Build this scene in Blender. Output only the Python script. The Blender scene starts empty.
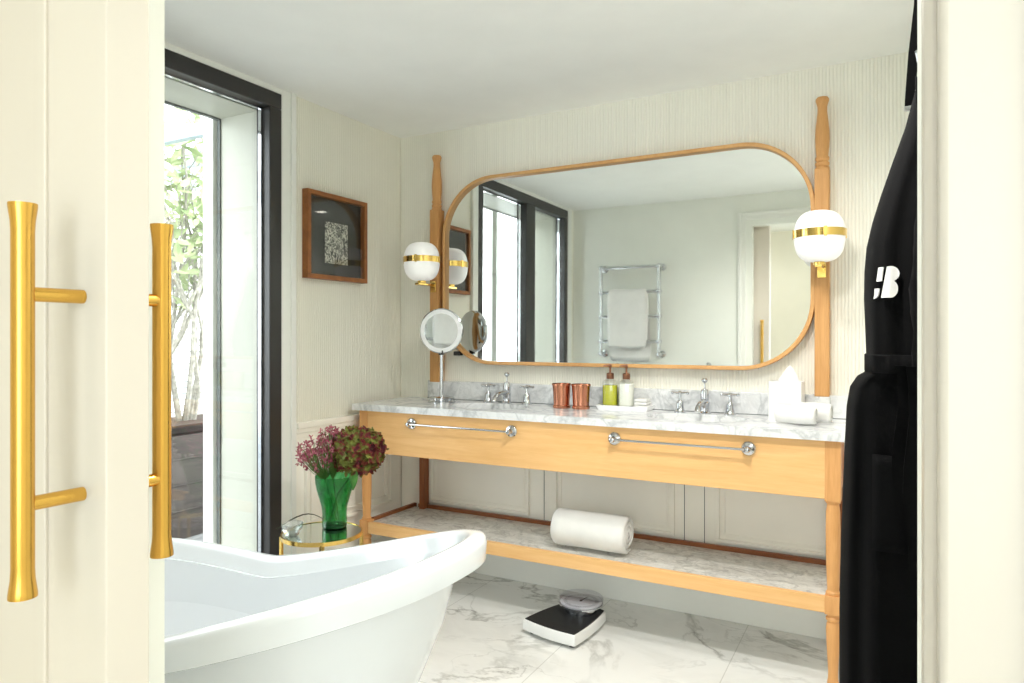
import bpy, bmesh, math, random
from mathutils import Vector, Matrix, noise
from mathutils.bvhtree import BVHTree
random.seed(7)
SC = bpy.context.scene
COL = SC.collection
PI = math.pi

# ------------------------------------------------------------------ camera
CAMX, CAMY, CAMZ, YAW = 2.432, -3.15, 1.25, math.radians(28.57)
cd = bpy.data.cameras.new('camera'); cam = bpy.data.objects.new('camera', cd); COL.objects.link(cam)
cd.sensor_width = 36.0; cd.lens = 694.0 / 1024 * 36.0
cd.shift_y = -(341.5 - 336.8) / 1024
cd.clip_start = 0.02
cam.location = (CAMX, CAMY, CAMZ); cam.rotation_euler = (PI / 2, 0, YAW)
SC.camera = cam

# ------------------------------------------------------------------ view, sky, lamps
SC.view_settings.view_transform = 'Standard'
SC.view_settings.look = 'None'
SC.view_settings.gamma = 1.0
SC.view_settings.use_curve_mapping = False
SC.view_settings.exposure = 1.36
SC.cycles.max_bounces = 12; SC.cycles.diffuse_bounces = 7; SC.cycles.glossy_bounces = 6
SC.cycles.transmission_bounces = 8; SC.cycles.transparent_max_bounces = 16
SC.cycles.caustics_reflective = False; SC.cycles.caustics_refractive = False
SC.cycles.sample_clamp_indirect = 8.0

w = bpy.data.worlds.new('sky'); SC.world = w; w.use_nodes = True
bg = w.node_tree.nodes['Background']
bg.inputs['Color'].default_value = (0.93, 0.97, 1.0, 1); bg.inputs['Strength'].default_value = 2.85

def lamp(name, kind, loc, power, color=(1, 1, 1), size=0.1, rot=(0, 0, 0), size_y=None, spot=None):
    d = bpy.data.lights.new(name, kind); d.energy = power; d.color = color
    if kind == 'AREA':
        d.size = size
        if size_y: d.shape = 'RECTANGLE'; d.size_y = size_y
        else: d.shape = 'DISK'
    elif kind == 'SPOT':
        d.shadow_soft_size = size; d.spot_size = spot or 2.2; d.spot_blend = 0.8
    else:
        d.shadow_soft_size = size
    o = bpy.data.objects.new(name, d); COL.objects.link(o); o.location = loc; o.rotation_euler = rot
    return o
p = lamp('window_portal', 'AREA', (-0.14, -1.62, 1.18), 1, size=1.47, size_y=2.34, rot=(0, -PI / 2, 0))
p.data.size = 2.34; p.data.size_y = 1.47
p.data.cycles.is_portal = True
p2 = lamp('hall_window_portal', 'AREA', (2.7, -4.52, 1.40), 1, size=1.5, size_y=1.6, rot=(PI / 2, 0, 0))  # portal for the window added behind the camera
p2.data.cycles.is_portal = True
FILL_DOWNLIGHTS = [(1.86, -0.93), (2.3, -0.90), (2.05, -1.50)]  # added bathroom fill lights, placed out of view
HALL_FILL_LIGHTS = [(1.2, -3.9), (3.3, -3.9)]  # added hall fill lights, also out of view
ROOM_FILL_POWER, HALL_FILL_POWER = (13.0, 3.0, 42.0), 6.0

# ------------------------------------------------------------------ materials
def srgb(r, g, b):
    f = lambda c: (c / 255 / 12.92) if c / 255 <= 0.04045 else ((c / 255 + 0.055) / 1.055) ** 2.4
    return (f(r), f(g), f(b), 1)
class NT:
    def __init__(s, name):
        s.m = bpy.data.materials.new(name); s.m.use_nodes = True
        s.t = s.m.node_tree; s.b = s.t.nodes['Principled BSDF']; s.out = s.t.nodes['Material Output']
    def n(s, typ, ins=None, **kw):
        x = s.t.nodes.new(typ)
        for k, v in kw.items(): setattr(x, k, v)
        for k, v in (ins or {}).items(): s.set(x.inputs[k], v)
        return x
    def set(s, sock, v):
        if hasattr(v, 'is_output') or isinstance(v, bpy.types.NodeSocket): s.t.links.new(v, sock)
        else: sock.default_value = v
    def math(s, op, a, b=0.0, c=0.0):
        x = s.t.nodes.new('ShaderNodeMath'); x.operation = op
        s.set(x.inputs[0], a); s.set(x.inputs[1], b); s.set(x.inputs[2], c)
        return x.outputs[0]
    def coords(s, scale=(1, 1, 1), rot=(0, 0, 0)):
        tc = s.n('ShaderNodeTexCoord'); mp = s.n('ShaderNodeMapping')
        s.t.links.new(tc.outputs['Object'], mp.inputs[0])
        mp.inputs['Scale'].default_value = scale; mp.inputs['Rotation'].default_value = rot
        return mp.outputs[0]
    def noise(s, vec, scale, detail=4, rough=0.55, dist=0.0):
        return s.n('ShaderNodeTexNoise', {'Vector': vec, 'Scale': scale, 'Detail': detail, 'Roughness': rough, 'Distortion': dist}).outputs['Fac']
    def ramp(s, fac, stops):
        r = s.n('ShaderNodeValToRGB'); s.t.links.new(fac, r.inputs[0]); e = r.color_ramp.elements
        while len(e) < len(stops): e.new(0.5)
        for i, (p_, c) in enumerate(stops):
            e[i].position = p_; e[i].color = c if len(c) == 4 else (*c, 1)
        return r.outputs[0]
    def mix(s, fac, a, b):
        x = s.n('ShaderNodeMix', data_type='RGBA')
        s.set(x.inputs[0], fac); s.set(x.inputs[6], a); s.set(x.inputs[7], b)
        return x.outputs[2]
    def fresnel(s, ior, **ins):
        g = s.n('ShaderNodeNewGeometry')
        i_ = s.math('MULTIPLY_ADD', g.outputs['Backfacing'], 1 / ior - ior, ior)   # same air-side value on both faces
        return s.n('ShaderNodeFresnel', {'IOR': i_, **ins}).outputs[0]
    def bump(s, h, strength=0.3, dist=0.01):
        b = s.n('ShaderNodeBump', {'Height': h, 'Strength': strength, 'Distance': dist})
        s.t.links.new(b.outputs[0], s.b.inputs['Normal'])
    def base(s, c, rough=0.5, metal=0.0, spec=0.5):
        s.set(s.b.inputs['Base Color'], c); s.b.inputs['Roughness'].default_value = rough
        s.b.inputs['Metallic'].default_value = metal; s.b.inputs['Specular IOR Level'].default_value = spec
        return s
def paint(name, rgb, rough=0.45, var=0.03):
    k = NT(name); v = k.coords(); n_ = k.noise(v, 6, 3)
    c = srgb(*rgb); d = tuple(x * (1 - var) for x in c[:3]) + (1,)
    k.base(k.ramp(n_, [(0.3, d), (0.7, c)]), rough); return k.m
def metal(name, rgb, rough=0.15, brushed=None):
    k = NT(name); c = srgb(*rgb); k.base(c, rough, 1.0)
    if brushed:
        n_ = k.noise(k.coords(brushed), 30, 2)
        k.set(k.b.inputs['Base Color'], k.ramp(n_, [(0.3, tuple(x * .95 for x in c[:3])), (0.7, c)]))
        k.set(k.b.inputs['Roughness'], k.math('MULTIPLY_ADD', n_, 0.08, rough))
    else:
        n_ = k.noise(k.coords(), 15, 2); k.set(k.b.inputs['Roughness'], k.math('MULTIPLY_ADD', n_, 0.05, rough))
    return k.m
def wood(name, light, dark, scale, rough=0.42):
    k = NT(name); v = k.coords(scale)
    a = k.noise(v, 5, 6, 0.6, 0.6); b = k.noise(k.coords(tuple(x * 4 for x in scale)), 8, 3, 0.5)
    f = k.math('ADD', k.math('MULTIPLY', a, 0.7), k.math('MULTIPLY', b, 0.3))
    k.base(k.ramp(f, [(0.32, srgb(*dark)), (0.62, srgb(*light))]), rough, spec=0.35); k.bump(b, 0.06, 0.002); return k.m
def ridge(k, vec, scale, width, dist=0.6, detail=5):
    n_ = k.noise(vec, scale, detail, 0.55, dist)
    d = k.math('ABSOLUTE', k.math('SUBTRACT', n_, 0.5))
    return k.math('SUBTRACT', 1.0, k.math('MINIMUM', k.math('DIVIDE', d, width), 1.0))
def marble(name, base, vein, vs=4.0, strength=0.6, mott=0.5, rough=0.18):
    k = NT(name); v = k.coords((1, 1.3, 1), (0.3, 0.2, 0.6))
    r1 = ridge(k, v, vs, 0.05); r2 = ridge(k, v, vs * 3, 0.07)
    cl = k.ramp(k.noise(v, vs * 1.3, 6, 0.65, 0.5), [(0.35, (0, 0, 0)), (0.75, (1, 1, 1))])
    f = k.math('MINIMUM', k.math('ADD', k.math('ADD', k.math('MULTIPLY', r1, strength), k.math('MULTIPLY', r2, strength * 0.45)), k.math('MULTIPLY', cl, mott * 0.5)), 1.0)
    k.base(k.mix(f, srgb(*base), srgb(*vein)), rough); return k.m
def floor_mat():
    k = NT('floor_marble'); v = k.coords((1, 1.5, 1), (0, 0, math.radians(-35)))
    r1 = ridge(k, v, 1.1, 0.026, 1.2, 8); r2 = ridge(k, v, 2.2, 0.014, 0.9, 6)
    mask1 = k.ramp(k.noise(v, 0.9, 3), [(0.40, (0.08, 0.08, 0.08)), (0.60, (1, 1, 1))])
    mask = k.ramp(k.noise(v, 1.1, 2), [(0.42, (0, 0, 0)), (0.62, (1, 1, 1))])
    soft = k.ramp(k.noise(v, 1.9, 5, 0.6, 0.8), [(0.48, (0, 0, 0)), (0.8, (1, 1, 1))])
    f = k.math('ADD', k.math('MULTIPLY', k.math('MULTIPLY', r1, mask1), 0.75), k.math('MULTIPLY', k.math('MULTIPLY', r2, mask), 0.45))
    f = k.math('MINIMUM', k.math('ADD', f, k.math('MULTIPLY', soft, 0.3)), 1.0)
    c = k.mix(f, srgb(232, 232, 229), srgb(140, 139, 133))
    tc = k.n('ShaderNodeTexCoord'); sp = k.n('ShaderNodeSeparateXYZ'); k.t.links.new(tc.outputs['Object'], sp.inputs[0])
    def joint(sock, off, pitch):
        fr = k.math('FRACT', k.math('DIVIDE', k.math('SUBTRACT', sock, off), pitch))
        return k.math('LESS_THAN', k.math('MULTIPLY', fr, pitch), 0.0035)
    j = k.math('MAXIMUM', joint(sp.outputs[0], 1.263 - 0.628 * 8, 0.628), joint(sp.outputs[1], -7.35, 1.25))
    k.base(k.mix(k.math('MULTIPLY', j, 0.4), c, srgb(140, 138, 130)), 0.22); return k.m
def reeded(name, rgb, axis):
    k = NT(name); tc = k.n('ShaderNodeTexCoord'); sp = k.n('ShaderNodeSeparateXYZ'); k.t.links.new(tc.outputs['Object'], sp.inputs[0])
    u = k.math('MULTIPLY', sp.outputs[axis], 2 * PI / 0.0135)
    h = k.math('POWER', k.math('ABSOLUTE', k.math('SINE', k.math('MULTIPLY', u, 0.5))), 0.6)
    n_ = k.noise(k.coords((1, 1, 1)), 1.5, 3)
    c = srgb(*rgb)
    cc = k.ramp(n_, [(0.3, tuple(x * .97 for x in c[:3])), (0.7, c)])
    k.base(k.mix(k.math('POWER', k.math('SUBTRACT', 1.0, h), 2.0), cc, tuple(x * .88 for x in c[:3]) + (1,)), 0.6, spec=0.2)  # groove shade is put into the colour as well as the bump
    k.bump(h, 0.7, 0.004); return k.m
def glass(name, tint=(1, 1, 1), gloss=0.08, ior=1.45, gtint=(1, 1, 1), rough=0.0):
    k = NT(name); k.t.nodes.remove(k.b)
    tr = k.n('ShaderNodeBsdfTransparent', {'Color': (*tint, 1)}); gl = k.n('ShaderNodeBsdfGlossy', {'Color': (*gtint, 1), 'Roughness': rough})
    mx = k.n('ShaderNodeMixShader', {0: k.math('MINIMUM', k.math('ADD', k.fresnel(ior), gloss - 0.04), 1.0)})
    k.t.links.new(tr.outputs[0], mx.inputs[1]); k.t.links.new(gl.outputs[0], mx.inputs[2]); k.t.links.new(mx.outputs[0], k.out.inputs[0])
    return k.m
def fabric(name, rgb, bumps=900, strength=0.5, rough=0.95, sheen=0.3):
    k = NT(name); n_ = k.noise(k.coords(), bumps, 2); m_ = k.noise(k.coords(), 12, 3)
    c = srgb(*rgb)
    k.base(k.ramp(m_, [(0.3, tuple(x * .93 for x in c[:3])), (0.7, c)]), rough, spec=0.1)
    k.b.inputs['Sheen Weight'].default_value = sheen; k.bump(n_, strength, 0.003); return k.m
def emit(name, rgb, s):
    k = NT(name); k.base((*rgb, 1), 0.5); k.b.inputs['Emission Color'].default_value = (*rgb, 1); k.b.inputs['Emission Strength'].default_value = s; return k.m
M = {}
M['ceiling'] = paint('ceiling_paint', (244, 245, 242), 0.7)
M['wall_b'] = reeded('wall_reeded_back', (243, 241, 229), 0)
M['wall_l'] = reeded('wall_reeded_left', (243, 241, 228), 1)
M['wall'] = paint('wall_paint', (240, 242, 235), 0.7)
M['hall'] = paint('hall_paint', (242, 238, 226), 0.7)
M['trim'] = paint('trim_paint', (240, 237, 226), 0.4)
M['white_trim'] = paint('casing_paint', (238, 239, 234), 0.35)
M['wainscot'] = paint('wainscot_paint', (249, 246, 237), 0.4)
M['base'] = paint('baseboard_paint', (244, 245, 240), 0.4)
M['door'] = paint('door_paint', (220, 212, 200), 0.4, 0.01)
M['floor'] = floor_mat()
M['frame'] = paint('dark_aluminium', (42, 40, 39), 0.35, 0.1)
M['gasket'] = paint('grey_gasket', (92, 98, 98), 0.5)
M['pane'] = glass('window_glass', (0.96, 0.98, 0.97), 0.05)
M['chrome'] = metal('chrome', (204, 206, 210), 0.06)
M['brass'] = metal('brushed_brass', (228, 180, 88), 0.22, (1, 1, 0.02))
M['gold'] = metal('polished_brass', (232, 196, 112), 0.14)
M['copper'] = metal('copper', (204, 138, 110), 0.2)
M['bronze'] = metal('bronze_pump', (140, 98, 76), 0.28)
M['mirror'] = metal('mirror_silver', (246, 249, 247), 0.0)
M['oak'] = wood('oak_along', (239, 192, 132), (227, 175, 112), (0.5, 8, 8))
M['oak_v'] = wood('oak_upright', (224, 168, 108), (206, 148, 88), (9, 9, 0.6))  # legs darker than the apron: shade of their side put into the colour
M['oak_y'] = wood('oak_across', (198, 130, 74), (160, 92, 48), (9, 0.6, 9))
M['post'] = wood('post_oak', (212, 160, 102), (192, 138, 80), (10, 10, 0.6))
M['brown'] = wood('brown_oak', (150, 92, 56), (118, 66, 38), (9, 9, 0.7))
M['brown_x'] = wood('brown_oak_rail', (150, 92, 56), (118, 66, 38), (0.7, 9, 9))  # back shelf rail: the shade it stands in is put into the oak colour
M['brown_y'] = wood('brown_oak_side_rail', (150, 92, 56), (118, 66, 38), (9, 0.7, 9))  # side rails: same shade put into the oak colour
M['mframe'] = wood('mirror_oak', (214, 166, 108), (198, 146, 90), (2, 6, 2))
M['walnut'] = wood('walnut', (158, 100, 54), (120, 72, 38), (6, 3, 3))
M['marble'] = marble('counter_marble', (232, 233, 234), (164, 168, 171), 5.5, 0.42, 0.5)
M['marble_s'] = marble('shelf_marble', (226, 224, 218), (156, 152, 147), 9.0, 0.45, 0.8)
M['ceramic'] = paint('white_ceramic', (246, 246, 246), 0.08, 0.005)
M['acrylic'] = paint('tub_acrylic', (228, 231, 234), 0.1, 0.004)
M['towel'] = fabric('towel_terry', (232, 231, 228), 500, 0.5)
M['robe'] = fabric('black_velvet', (4, 4, 5), 600, 0.3, 0.9, 0.01)
M['emblem'] = fabric('white_embroidery', (240, 238, 238), 400, 0.2)
M['paper'] = paint('tissue_paper', (236, 236, 236), 0.9)
M['box'] = paint('white_lacquer', (226, 226, 224), 0.35)
M['opal'] = emit('lit_opal_glass', (0.92, 0.915, 0.89), 0.10)
M['black'] = paint('black_rubber', (17, 17, 18), 0.6)
M['black_art'] = paint('black_mount', (10, 12, 10), 0.5)
M['soft_dark'] = paint('black_plastic', (26, 25, 25), 0.4)
M['frost'] = paint('frosted_ring', (240, 241, 242), 0.3)
M['clear'] = glass('clear_glass', (0.95, 0.96, 0.96), 0.07)
M['acryl_dial'] = glass('dial_cover', (0.9, 0.9, 0.93), 0.10)
M['olive_oil'] = NT('green_liquid_soap').base(srgb(190, 190, 40), 0.15).m
M['lotion'] = NT('white_lotion').base(srgb(240, 240, 228), 0.2).m

# ------------------------------------------------------------------ mesh builder
class MB:
    def __init__(s): s.v = []; s.f = []
    def add(s, vs, fs):
        o = len(s.v); s.v += [tuple(v) for v in vs]; s.f += [tuple(i + o for i in f) for f in fs]; return s
    def box(s, x0, x1, y0, y1, z0, z1):
        vs = [(x, y, z) for z in (z0, z1) for y in (y0, y1) for x in (x0, x1)]
        return s.add(vs, [(0, 2, 3, 1), (4, 5, 7, 6), (0, 1, 5, 4), (2, 6, 7, 3), (0, 4, 6, 2), (1, 3, 7, 5)])
    def rings(s, rs, cap0=True, cap1=True, closed=False):
        n = len(rs[0]); vs = [v for r in rs for v in r]; fs = []
        m = len(rs)
        for i in range(m if closed else m - 1):
            for j in range(n):
                a, b = i * n + j, i * n + (j + 1) % n; k = ((i + 1) % m) * n
                fs.append((a, b, k + (j + 1) % n, k + j))
        if not closed:
            if cap0: fs.append(tuple(range(n))[::-1])
            if cap1: fs.append(tuple((m - 1) * n + j for j in range(n)))
        return s.add(vs, fs)
    def lathe(s, prof, c=(0, 0, 0), n=32, cap0=True, cap1=True, mat=None):
        rs = []
        for r, z in prof:
            ring = [Vector((r * math.cos(2 * PI * j / n), r * math.sin(2 * PI * j / n), z)) for j in range(n)]
            if mat: ring = [mat @ v for v in ring]
            rs.append([v + Vector(c) for v in ring])
        return s.rings(rs, cap0, cap1)
    def tube(s, pts, r, n=12, cap=True):
        pts = [Vector(p) for p in pts]; rs = []; up = None
        rr = r if isinstance(r, (list, tuple)) else [r] * len(pts)
        for i, p in enumerate(pts):
            t = (pts[min(i + 1, len(pts) - 1)] - pts[max(i - 1, 0)]).normalized()
            if up is None: up = Vector((0, 0, 1)) if abs(t.z) < 0.9 else Vector((1, 0, 0))
            x = t.cross(up).normalized(); y = x.cross(t).normalized(); up = y
            rs.append([p + (x * math.cos(2 * PI * j / n) + y * math.sin(2 * PI * j / n)) * rr[i] for j in range(n)])
        return s.rings(rs, cap, cap)
    def ball(s, c, r, n=16, m=10, sc=(1, 1, 1)):
        rs = []
        for i in range(m + 1):
            a = PI * (i + 0.02 if i == 0 else i - 0.02 if i == m else i) / m
            rs.append([(c[0] + sc[0] * r * math.sin(a) * math.cos(2 * PI * j / n), c[1] + sc[1] * r * math.sin(a) * math.sin(2 * PI * j / n), c[2] - sc[2] * r * math.cos(a)) for j in range(n)])
        return s.rings(rs)
    def prism(s, poly, d0, d1, f):
        n = len(poly); vs = [f(a, b, d0) for a, b in poly] + [f(a, b, d1) for a, b in poly]
        return s.add(vs, [tuple(range(n))[::-1], tuple(range(n, 2 * n))] + [(j, (j + 1) % n, n + (j + 1) % n, n + j) for j in range(n)])
def wloc(o):
    l = Vector((0, 0, 0))
    while o: l += o.location; o = o.parent
    return l
def obj(name, mb, m, parent=None, world=False, bevel=0.0, smooth=35, sub=0, solid=0.0, mats=None):
    me = bpy.data.meshes.new(name)
    off = wloc(parent) if (parent and world) else Vector((0, 0, 0))
    me.from_pydata([Vector(v) - off for v in mb.v], [], mb.f)
    bm = bmesh.new(); bm.from_mesh(me); bmesh.ops.recalc_face_normals(bm, faces=bm.faces); bm.to_mesh(me); bm.free()
    me.materials.append(m)
    if smooth:
        me.shade_smooth(); me.set_sharp_from_angle(angle=math.radians(smooth))
    o = bpy.data.objects.new(name, me); COL.objects.link(o)
    if parent: o.parent = parent
    if bevel:
        b = o.modifiers.new('bevel', 'BEVEL'); b.width = bevel; b.segments = 2; b.limit_method = 'ANGLE'; b.angle_limit = math.radians(40)
    if solid:
        b = o.modifiers.new('solid', 'SOLIDIFY'); b.thickness = solid; b.offset = 0
    if sub:
        b = o.modifiers.new('sub', 'SUBSURF'); b.levels = sub; b.render_levels = sub
    return o
def tag(o, label, cat, group=None, kind=None):
    o['label'] = label; o['category'] = cat
    if group: o['group'] = group
    if kind: o['kind'] = kind
    return o
def thing(name, label, cat, loc=(0, 0, 0), rotz=0, group=None):
    o = bpy.data.objects.new(name, None); COL.objects.link(o); o.empty_display_size = 0.05
    o.location = loc; o.rotation_euler = (0, 0, rotz); return tag(o, label, cat, group)
def struct(name, mb, m, parent=None, bevel=0.0, **kw):
    o = obj(name, mb, m, parent, bevel=bevel, **kw); o['kind'] = 'structure'; return o
def dup(root, loc, label, group=None, rotz=None):
    def cp(o, par):
        c = o.copy(); COL.objects.link(c)
        if par: c.parent = par
        for ch in list(o.children): cp(ch, c)
        return c
    r = cp(root, None); r.location = loc; r['label'] = label
    if rotz is not None: r.rotation_euler = (0, 0, rotz)
    if group: r['group'] = group
    return r
def frame_rect(mb, a0, a1, b0, b1, wd, d0, d1, f):
    """rectangular moulding ring, in plane (a,b), from depth d0 to d1"""
    for (p0, p1, q0, q1) in ((a0, a1, b0, b0 + wd), (a0, a1, b1 - wd, b1), (a0, a0 + wd, b0 + wd, b1 - wd), (a1 - wd, a1, b0 + wd, b1 - wd)):
        mb.prism([(p0, q0), (p1, q0), (p1, q1), (p0, q1)], d0, d1, f)
    return mb

# ------------------------------------------------------------------ room shell
H = 2.373
WY0, WY1 = -2.36, -0.887           # window opening along the left wall
WZ = 2.348
DX0, DX1, DZ = 1.498, 2.4515, 2.13    # door opening in the front wall
FY0, FY1 = -2.58, -2.50            # front wall
HY = -4.5                          # far hall wall
XR = 2.62
struct('floor', MB().box(-0.14, 3.9, HY - 0.1, 0.1, -0.1, 0), M['floor'])
struct('ceiling', MB().box(-0.14, 3.9, HY - 0.1, 0.1, H, H + 0.1), M['ceiling'])
struct('wall_back', MB().box(-0.14, XR + 0.1, 0, 0.1, 0, H), M['wall_b'])
wl = MB().box(-0.14, 0, WY1, 0, 0, H).box(-0.14, 0, FY0, WY0, 0, H).box(-0.14, 0, WY0, WY1, WZ, H)
struct('wall_left', wl, M['wall_l'])
struct('wall_right', MB().box(XR, XR + 0.1, FY1, 0, 0, H), M['wall'])
wf = MB().box(-0.14, DX0, FY0, FY1, 0, H).box(DX1, 3.9, FY0, FY1, 0, H).box(DX0, DX1, FY0, FY1, DZ, H)
struct('wall_front', wf, M['wall'])
HW = (1.95, 3.45, 0.60, 2.20)      # window added behind the camera for soft frontal fill light
hl = MB().box(0.1, HW[0], HY - 0.1, HY, 0, H).box(HW[1], 3.9, HY - 0.1, HY, 0, H).box(HW[0], HW[1], HY - 0.1, HY, 0, HW[2]).box(HW[0], HW[1], HY - 0.1, HY, HW[3], H)
w2 = struct('window_2', frame_rect(MB(), HW[0], HW[1], HW[2], HW[3], 0.06, HY - 0.08, HY - 0.02, lambda a, b, d: (a, d, b)).box(2.685, 2.715, HY - 0.08, HY - 0.02, HW[2] + 0.06, HW[3] - 0.06), M['white_trim'], bevel=0.004)
obj('window_pane', MB().box(HW[0] + 0.05, HW[1] - 0.05, HY - 0.052, HY - 0.046, HW[2] + 0.05, HW[3] - 0.05), M['pane'], w2)
struct('wall_hall_far', hl, M['hall'])
struct('wall_hall_left', MB().box(0.1, 0.2, HY, FY0, 0, H), M['hall'])
struct('wall_hall_right', MB().box(3.8, 3.9, HY, FY0, 0, H), M['hall'])

# door casing towards the bathroom, and moulded casing at the right of the opening on the hall side
cs = MB()
for (d0, d1, wd0, wd1) in ((FY1, FY1 + 0.018, 0.045, 0.10), (FY1 + 0.018, FY1 + 0.030, 0.075, 0.10)):
    cs.box(DX0 - wd1, DX0 - wd0, d0, d1, 0, DZ + wd1)
    cs.box(DX1 + wd0, DX1 + wd1, d0, d1, 0, DZ + wd1)
    cs.box(DX0 - wd0, DX1 + wd0, d0, d1, DZ + wd0, DZ + wd1)
struct('trim_1', cs, M['white_trim'], bevel=0.004)
cj = MB().box(DX1, DX1 + 0.05, FY0 - 0.045, FY0, 0, H).box(DX1 + 0.007, DX1 + 0.30, FY0 - 0.07, FY0 - 0.045, 0, H)
cj.box(DX1 + 0.050, DX1 + 0.30, FY0 - 0.045, FY0, 0, H).box(DX1 + 0.052, DX1 + 0.085, FY0 - 0.082, FY0 - 0.07, 0, H)
struct('trim_2', cj, paint('hall_casing_paint', (200, 193, 182), 0.4, 0.01), bevel=0.005)

# sliding door leaf with pull handles on both faces
LX0, LX1, LY0, LY1 = 0.62, 1.612, -2.655, -2.600
dl = MB().box(LX0 + 0.12, LX1 - 0.12, LY0 + 0.012, LY1 - 0.012, 0.19, 2.07)
dl.box(LX1 - 0.125, LX1, LY0, LY1, 0.012, 2.2).box(LX0, LX0 + 0.125, LY0, LY1, 0.012, 2.2)
dl.box(LX0 + 0.125, LX1 - 0.125, LY0, LY1, 0.012, 0.2).box(LX0 + 0.125, LX1 - 0.125, LY0, LY1, 2.06, 2.2)
frame_rect(dl, LX0 + 0.125, LX1 - 0.125, 0.2, 2.06, 0.014, LY0 - 0.004, LY0 + 0.012, lambda a, b, d: (a, d, b))
frame_rect(dl, LX0 + 0.145, LX1 - 0.145, 0.22, 2.04, 0.03, LY0 + 0.006, LY0 + 0.012, lambda a, b, d: (a, d, b))
door = struct('door_1', dl, M['door'], bevel=0.002)
struct('trim_3', MB().box(0.3, 2.6, -2.66, FY0, 2.205, 2.26), M['door'], bevel=0.003)   # track cover above the leaf
def pull(yb, ys):
    R, E = 0.0118, 0.0146
    z0, z1 = 0.953, 1.402
    m = MB().lathe([(E, z0), (E, z0 + 0.004), (E - 0.0008, z0 + 0.010), (R + 0.0006, z0 + 0.020), (R, z0 + 0.032), (R, z1 - 0.032), (R + 0.0006, z1 - 0.020), (E - 0.0008, z1 - 0.010), (E, z1 - 0.004), (E, z1)], (1.564, yb, 0), 40)
    h = obj('pull_handle', m, M['brass'], door)
    for z in (1.058, 1.299):
        obj('standoff', MB().tube([(1.564, yb, z), (1.564, ys, z)], 0.0085, 20), M['brass'], h)
pull(-2.722, LY0); pull(-2.550, LY1)

# window: dark frame with two panes, white casing on the wall, deep outer reveal
FR = MB()
fx0, fx1 = -0.075, 0.012
FR.box(fx0, fx1, WY0, WY1, WZ - 0.07, WZ)
FR.box(fx0, fx1, WY1 - 0.068, WY1, 0, WZ - 0.07).box(fx0, fx1, WY0, WY0 + 0.068, 0, WZ - 0.07)
FR.box(fx0, fx1, -1.74, -1.59, 0, WZ - 0.07)
FR.box(fx0, fx1, WY0 + 0.068, -1.74, 0, 0.075).box(fx0, fx1, -1.59, WY1 - 0.068, 0, 0.075)
win = struct('window_1', FR, M['frame'], bevel=0.004)
for (a, b) in ((WY0 + 0.068, -1.74), (-1.59, WY1 - 0.068)):
    g = obj('window_bead', frame_rect(MB(), a, b, 0.075, WZ - 0.07, 0.010, -0.052, -0.034, lambda a_, b_, d: (d, a_, b_)), M['chrome'], win)
    obj('window_pane', MB().box(-0.047, -0.041, a + 0.005, b - 0.005, 0.08, WZ - 0.075), M['pane'], win)
wc = MB().box(0, 0.014, WY1, WY1 + 0.080, 0, H).box(0.014, 0.022, WY1 + 0.05, WY1 + 0.080, 0, H)
wc.box(0, 0.014, WY0 - 0.080, WY0, 0, H).box(0, 0.014, WY0, WY1, WZ, H)
struct('trim_4', wc, M['white_trim'], bevel=0.003)
rv = MB().box(-0.33, -0.14, WY1 - 0.055, WY1 + 0.3, -0.1, WZ + 0.3).box(-0.33, -0.14, WY0 - 0.3, WY0 + 0.055, -0.1, WZ + 0.3)
rv.box(-0.33, -0.14, WY0 + 0.055, WY1 - 0.055, WZ - 0.075, WZ + 0.3)
rv.box(-0.14, -0.078, WY1 - 0.055, WY1 - 0.001, -0.05, WZ - 0.001).box(-0.14, -0.078, WY0 + 0.001, WY0 + 0.055, -0.05, WZ - 0.001).box(-0.14, -0.078, WY0 + 0.055, WY1 - 0.055, WZ - 0.075, WZ - 0.001)
struct('wall_outer_reveal', rv, paint('outer_reveal_paint', (184, 184, 172), 0.5))
rg = frame_rect(MB(), WY0 + 0.055, WY1 - 0.055, 0.0, WZ - 0.075, 0.008, -0.345, -0.325, lambda a, b, d: (d, a, b))
struct('trim_5', rg, M['gasket'])
og = MB().box(-0.42, -0.35, -0.968, -0.90, 0, 2.62).box(-0.42, -0.35, -1.78, -1.70, 0, 2.62).box(-0.42, -0.35, WY0 - 0.1, WY0 + 0.0, 0, 2.62)
struct('trim_6', og, M['white_trim'], bevel=0.004)

# chair rail and wainscot panels
wb = MB().box(0.012, XR, -0.010, 0, 0.30, 0.87)
for (a, b) in ((0.21, 0.825), (0.965, 1.57), (1.755, 2.40)):
    frame_rect(wb, a, b, 0.342, 0.80, 0.016, -0.026, -0.010, lambda a_, b_, d: (a_, d, b_))
    frame_rect(wb, a + 0.03, b - 0.03, 0.372, 0.77, 0.010, -0.015, -0.010, lambda a_, b_, d: (a_, d, b_))
struct('trim_7', wb, M['wainscot'], bevel=0.003)
sg = MB()
for x in (0.905, 1.612, 1.702): sg.box(x, x + 0.003, -0.0115, -0.0095, 0.30, 0.87)
struct('trim_8', sg, M['gasket'])
wlm = MB().box(0, 0.010, WY1 + 0.08, -0.010, 0.0, 0.80)
wlm.box(0, 0.034, WY1 + 0.08, -0.012, 0.822, 0.85).box(0, 0.024, WY1 + 0.08, -0.012, 0.80, 0.822).box(0, 0.015, WY1 + 0.08, -0.012, 0.776, 0.80)
frame_rect(wlm, -0.752, -0.110, 0.335, 0.765, 0.018, 0.010, 0.030, lambda a, b, d: (d, a, b))
frame_rect(wlm, -0.712, -0.150, 0.375, 0.725, 0.012, 0.010, 0.020, lambda a, b, d: (d, a, b))
struct('trim_9', wlm, M['wainscot'], bevel=0.003)
struct('baseboard_back', MB().box(0.012, XR, -0.018, 0, 0, 0.30), M['base'], bevel=0.003)
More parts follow.
